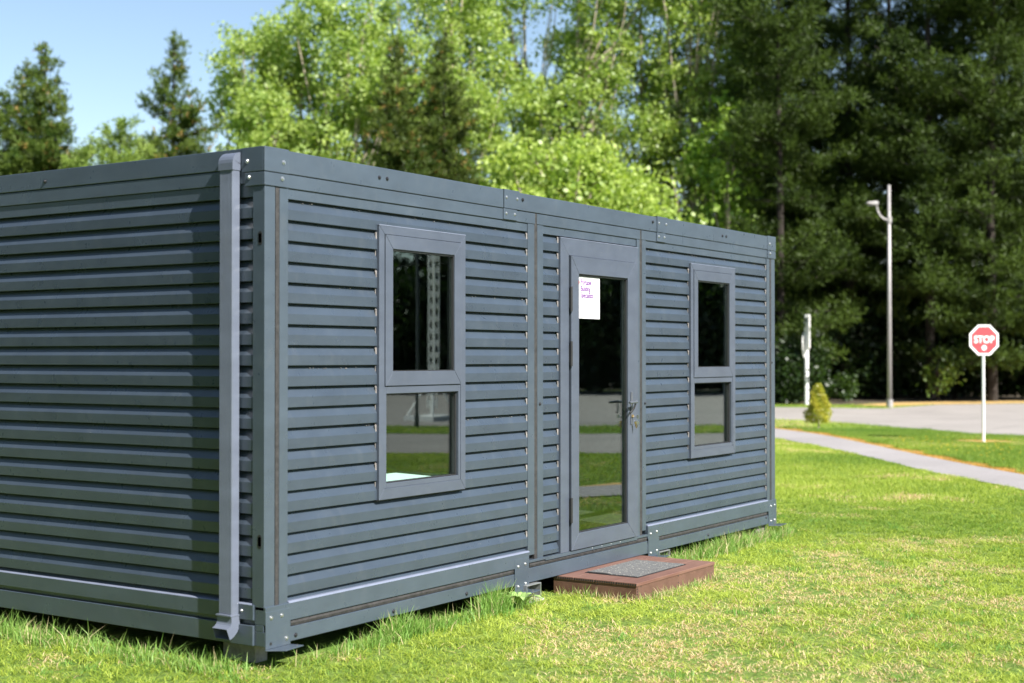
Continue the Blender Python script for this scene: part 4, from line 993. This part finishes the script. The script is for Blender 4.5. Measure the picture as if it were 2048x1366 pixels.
def grass_colors(X, Y, rng, n_, verge=0):
    big = vnoise(X, Y, 1.3, 1) * .6 + vnoise(X, Y, .45, 2) * .4; med = vnoise(X, Y, .22, 3); fine = rng.uniform(0, 1, n_)
    near_step = np.exp(-(((X - 2.6) / 2.6) ** 2 + ((Y + 1.3) / 1.1) ** 2))
    huge = vnoise(X, Y, 2.6, 5); dryp = np.clip((big - .50) * 2.2 + near_step * .62 + (med - .5) * .8 + (huge - .5) * .6 - np.clip((X - 7) / 12, 0, .18), 0, .9)
    lush = np.array([.13, .23, .03]); mid = np.array([.36, .43, .06]); lite = np.array([.50, .58, .12]); straw = np.array([.74, .58, .34]); rust = np.array([.44, .24, .11])
    t = np.clip(fine * .65 + big * .45 + (huge - .5) * .6 - (.35 if verge else .06) - np.clip((X - 3) / 40, 0, .12), 0, 1)[:, None]
    C = np.where(t < .5, lush + (mid - lush) * t * 2, mid + (lite - mid) * (t - .5) * 2)
    isdry = rng.uniform(0, 1, n_) < dryp * (.25 if verge else .8)
    C[isdry] = straw * rng.uniform(.7, 1.1, (isdry.sum(), 1))
    isr = isdry & (rng.uniform(0, 1, n_) < .16) & (med > .55); C[isr] = rust; pk = isdry & (rng.uniform(0, 1, n_) < .35); C[pk] = np.array([.70, .46, .30])
    return C, dryp
def blades(X, Y, H, Wd, lean, C, rng, Z=GZ, seg=3):
    n_ = len(X); a = rng.uniform(0, 2 * math.pi, n_); fa = rng.uniform(0, 2 * math.pi, n_)
    dx, dy = np.cos(a) * lean, np.sin(a) * lean; sx, sy = np.cos(fa) * Wd * .5, np.sin(fa) * Wd * .5
    B = np.stack([X, Y, np.full(n_, Z - .004)], 1)
    def lv(t, wf):
        c = B + np.stack([dx * H * t ** 1.8, dy * H * t ** 1.8, H * t * (1 - .28 * np.minimum(lean, 1.6) * t)], 1); s = np.stack([sx * wf, sy * wf, np.zeros(n_)], 1); return c - s, c + s
    if seg == 3:
        a0, b0 = lv(0, 1); a1, b1 = lv(.5, .85); tp, _ = lv(1, 0)
        V = np.stack([a0, b0, b1, a1, tp], 1).reshape(-1, 3); i = np.arange(n_)[:, None] * 5
        F = np.concatenate([i + [0, 1, 2], i + [0, 2, 3], i + [3, 2, 4]], 0); k = 5
    else:
        a0, b0 = lv(0, 1); tp, _ = lv(1, 0); V = np.stack([a0, b0, tp], 1).reshape(-1, 3); i = np.arange(n_)[:, None] * 3; F = i + [0, 1, 2]; k = 3
    shade = np.ones((n_, k, 3)); Cc = np.repeat(C[:, None, :], k, 1) * shade
    return V, F, Cc.reshape(-1, 3)
parts = []
def add_blades(*a, **k): parts.append(blades(*a, **k))
# near lawn
X, Y, d, rng = scatter(420000, 5.6, 15, -80, 2130, 1)
ok = allowed(X, Y) & (vnoise(X, Y, .085, 41) * .6 + vnoise(X, Y, .035, 42) * .4 + rng.uniform(-.15, .15, len(X)) > .36); X, Y, d = X[ok], Y[ok], d[ok]; n_ = len(X); C, dry = grass_colors(X, Y, rng, n_)
clump = vnoise(X, Y, .10, 7); ht = (.016 + .034 * clump ** 1.6 + .012 * rng.uniform(0, 1, n_)) * (1.15 - .5 * dry)
add_blades(X, Y, ht, .0030 + .0026 * rng.uniform(0, 1, n_), rng.uniform(.4, 2.6, n_), C, rng)
# middle lawn
X, Y, d, rng = scatter(260000, 15, 30, 1480, 2130, 2)
ok = allowed(X, Y); X, Y, d = X[ok], Y[ok], d[ok]; n_ = len(X)
verge = ((X - 17.0) * .64 - (Y - 2.1) * .77) > 0
C, dry = grass_colors(X, Y, rng, n_, 0); C2, _ = grass_colors(X, Y, rng, n_, 1); C = np.where(verge[:, None], C2, C)
clump = vnoise(X, Y, .25, 7); ht = .030 + .035 * clump + verge * .03
add_blades(X, Y, ht, .006 + .004 * rng.uniform(0, 1, n_), rng.uniform(.2, 1.0, n_), C, rng, seg=1)
# far strip
X, Y, d, rng = scatter(60000, 30, 50, 1500, 2130, 3)
ok = allowed(X, Y); X, Y, d = X[ok], Y[ok], d[ok]; n_ = len(X); C, dry = grass_colors(X, Y, rng, n_, 0)
add_blades(X, Y, .05 + .03 * rng.uniform(0, 1, n_), .012 + 0 * X, rng.uniform(.2, 1, n_), C, rng, seg=1)
# lawn south of the cabin (reflected in the glass)
rng = np.random.default_rng(9); n_ = 90000; X = rng.uniform(2, 18, n_); Y = rng.uniform(-12, -.6, n_); f, r = fwd_right()
inview = ((X - CAM.x) * f.x + (Y - CAM.y) * f.y > 2) & (np.abs(((X - CAM.x) * r.x + (Y - CAM.y) * r.y) / np.maximum((X - CAM.x) * f.x + (Y - CAM.y) * f.y, .1)) < .38)
ok = allowed(X, Y) & ~inview; X, Y = X[ok], Y[ok]; n_ = len(X); C, dry = grass_colors(X, Y, rng, n_)
add_blades(X, Y, .04 + .03 * rng.uniform(0, 1, n_), .012 + 0 * X, rng.uniform(.2, 1, n_), C, rng, seg=1)
# island grass (reflected)
rng = np.random.default_rng(19); n_ = 60000; X = rng.uniform(9, 25, n_); Y = rng.uniform(-28, -7, n_); ok = pip(island, X, Y); X, Y = X[ok], Y[ok]; n_ = len(X); C, _ = grass_colors(X, Y, rng, n_, 1)
add_blades(X, Y, .07 + .03 * rng.uniform(0, 1, n_), .018 + 0 * X, rng.uniform(.2, 1, n_), C, rng, seg=1)
V = np.concatenate([p[0] for p in parts]); off = np.cumsum([0] + [len(p[0]) for p in parts[:-1]]); F = np.concatenate([p[1] + o for p, o in zip(parts, off)]); C = np.concatenate([p[2] for p in parts])
tag(np_obj('grass', V, F, C, GRASSM), 'short mown lawn grass with pale dry patches around the cabin', 'grass', kind='stuff')
# unmown tufts against the cabin
parts = []; rng = np.random.default_rng(12)
def tuft(cx, cy, sx, sy, n_, h0, h1, wd=.0042, lean=.7, lushness=.3, straw=.12):
    X = cx + rng.normal(size=n_) * sx; Y = cy + rng.normal(size=n_) * sy
    ok = allowed(X, Y); X, Y = X[ok], Y[ok]; m_ = len(X)
    if m_ == 0: return
    lush = np.array([.13, .28, .045]); lite = np.array([.34, .46, .12]); C = lush + (lite - lush) * (rng.uniform(0, 1, m_) * (1 - lushness))[:, None]
    s = rng.uniform(0, 1, m_) < straw; C[s] = np.array([.55, .46, .26])
    add_blades(X, Y, rng.uniform(h0, h1, m_) , wd * rng.uniform(.6, 1.3, m_), rng.uniform(.05, lean, m_), C, rng)
for y in np.arange(0.15, 3.4, 0.10):
    tuft(-.10 - rng.uniform(0, .08), y, .06, .06, int(rng.integers(45, 110)), .05, .10 + rng.uniform(0, .09), lean=1.1)
for x in np.arange(0.15, 2.3, 0.07): tuft(x, -.06, .06, .05, int(rng.integers(35, 110) * (.35 if x < .7 else 1)), .05, .085 + rng.uniform(0, .06), lean=1.1)
for (x, n1, h) in ((.93, 150, .20), (1.02, 160, .21), (1.10, 120, .17), (1.22, 90, .12), (1.35, 80, .12), (1.82, 170, .20), (1.92, 220, .25), (2.02, 160, .20), (2.12, 90, .14), (2.25, 60, .10)):
    tuft(x, -.075, .045, .035, n1, .06, h, .0055, .75, .35, .08)
for x in np.arange(4.2, 6.5, 0.085): tuft(x, -.06, .06, .05, int(rng.integers(60, 130)), .05, .10 + rng.uniform(0, .09), lean=1.1, straw=.2)
for (x, n1, h) in ((4.75, 120, .18), (5.2, 160, .20), (5.35, 160, .2), (5.5, 120, .19), (5.0, 90, .16)): tuft(x, -.09, .06, .04, n1, .06, h, .006, .8, .3, .2)
for x in np.arange(2.8, 3.95, 0.06): tuft(x, -.63, .03, .025, int(rng.integers(14, 40)), .03, .06 + rng.uniform(0, .03), lean=1.0, straw=.5)
for y in np.arange(-.62, -.05, 0.06): tuft(2.75, y, .02, .03, int(rng.integers(14, 36)), .03, .065 + rng.uniform(0, .05), lean=1.0, straw=.45)
for _ in range(150):
    X_, Y_, d_, _r = scatter(1, 6, 14, 0, 2048, int(rng.integers(1e9))); tuft(X_[0], Y_[0], .04, .04, int(rng.integers(20, 60)), .03, .065, .005, 1.4, .75, .02)
V = np.concatenate([p[0] for p in parts]); off = np.cumsum([0] + [len(p[0]) for p in parts[:-1]]); F = np.concatenate([p[1] + o for p, o in zip(parts, off)]); C = np.concatenate([p[2] for p in parts])
tag(np_obj('grass_tufts', V, F, C, GRASSM), 'taller unmown grass tufts along the foot of the cabin walls', 'grass', kind='stuff')
# dry blades along the path's far edge and round the sign
rng = np.random.default_rng(33); n_ = 26000
seg = rng.integers(12, len(path_far) - 20, n_); tt = rng.uniform(0, 1, n_); pf = np.array(path_far); eo = np.array(edge_out)
A = pf[seg] + (pf[seg + 1] - pf[seg]) * tt[:, None]; B = eo[seg] + (eo[seg + 1] - eo[seg]) * tt[:, None]; u = rng.uniform(0, 1.3, n_)[:, None]; Q = A + (B - A) * u
a = rng.uniform(0, 6.28, 2500); q = rng.uniform(.1, .75, 2500); Q = np.concatenate([Q, np.stack([21.085 + np.cos(a) * q, 2.172 + np.sin(a) * q], 1)]); n_ = len(Q)
C = np.array([.50, .27, .07]) * rng.uniform(.6, 1.3, (n_, 1)); g = rng.uniform(0, 1, n_) < .18; C[g] = np.array([.2, .3, .05])
V, F, C = blades(Q[:, 0], Q[:, 1], rng.uniform(.02, .05, n_), .007 + 0 * Q[:, 0], rng.uniform(.3, 1.5, n_), C, rng, seg=1)
tag(np_obj('dry_grass', V, F, C, GRASSM), 'orange dry grass along the far edge of the footpath', 'dry grass', kind='stuff')
# dandelions on the verge
rng = np.random.default_rng(44); X, Y, d, _r = scatter(9000, 18, 26, 1560, 2100, 55)
verge = (((X - 17.0) * .64 - (Y - 2.1) * .77) > .3) & allowed(X, Y); cl = vnoise(X, Y, 1.1, 77) * .7 + rng.uniform(0, .5, len(X)) > .72; ok = verge & cl & (Y < 3.6); X, Y = X[ok][:110], Y[ok][:110]; n_ = len(X)
mb = MB()
for x, y in zip(X, Y):
    z = GZ + rng.uniform(.07, .11); mb.cyl((x, y, z), (x, y, z + .006), .010, .013, 7)
YEL = plain('dandelion_yellow', (.8, .55, .03), .7)
if n_: tag(mb.build('dandelions', YEL, fix=False), 'yellow dandelion heads dotted over the far verge', 'flowers', kind='stuff')
# broad weed leaves by the foot
wd_ = empty('plantain_weed', (2.13, -.12, GZ), 'broad leaved weed growing by the steel foot left of the step', 'weed')
for i in range(7):
    a = i * .9 + .3; L = .10 + .03 * (i % 3); mb = MB(); dh = Vector((math.cos(a), math.sin(a), 0)); s = Vector((-dh.y, dh.x, 0)); rows = []
    for k in range(6):
        t = k / 5; c = dh * L * t + Vector((0, 0, .01 + .09 * math.sin(t * 2.2))); wv = .004 + .022 * math.sin(math.pi * min(1, t * 1.02)) ** .8; rows.append((c - s * wv, c + Vector((0, 0, -.005)), c + s * wv))
    for r3 in rows: mb.v += [tuple(v) for v in r3]
    for k in range(5):
        for j in range(2): q = k * 3 + j; mb.f.append((q, q + 1, q + 4, q + 3))
    mb.build('leaf', plain('weed_leaf', (.22, .33, .10), .5) if i == 0 else bpy.data.materials['weed_leaf'], wd_, fix=False)
print('faces', sum(len(o.data.polygons) for o in scene.objects if o.type == 'MESH'))
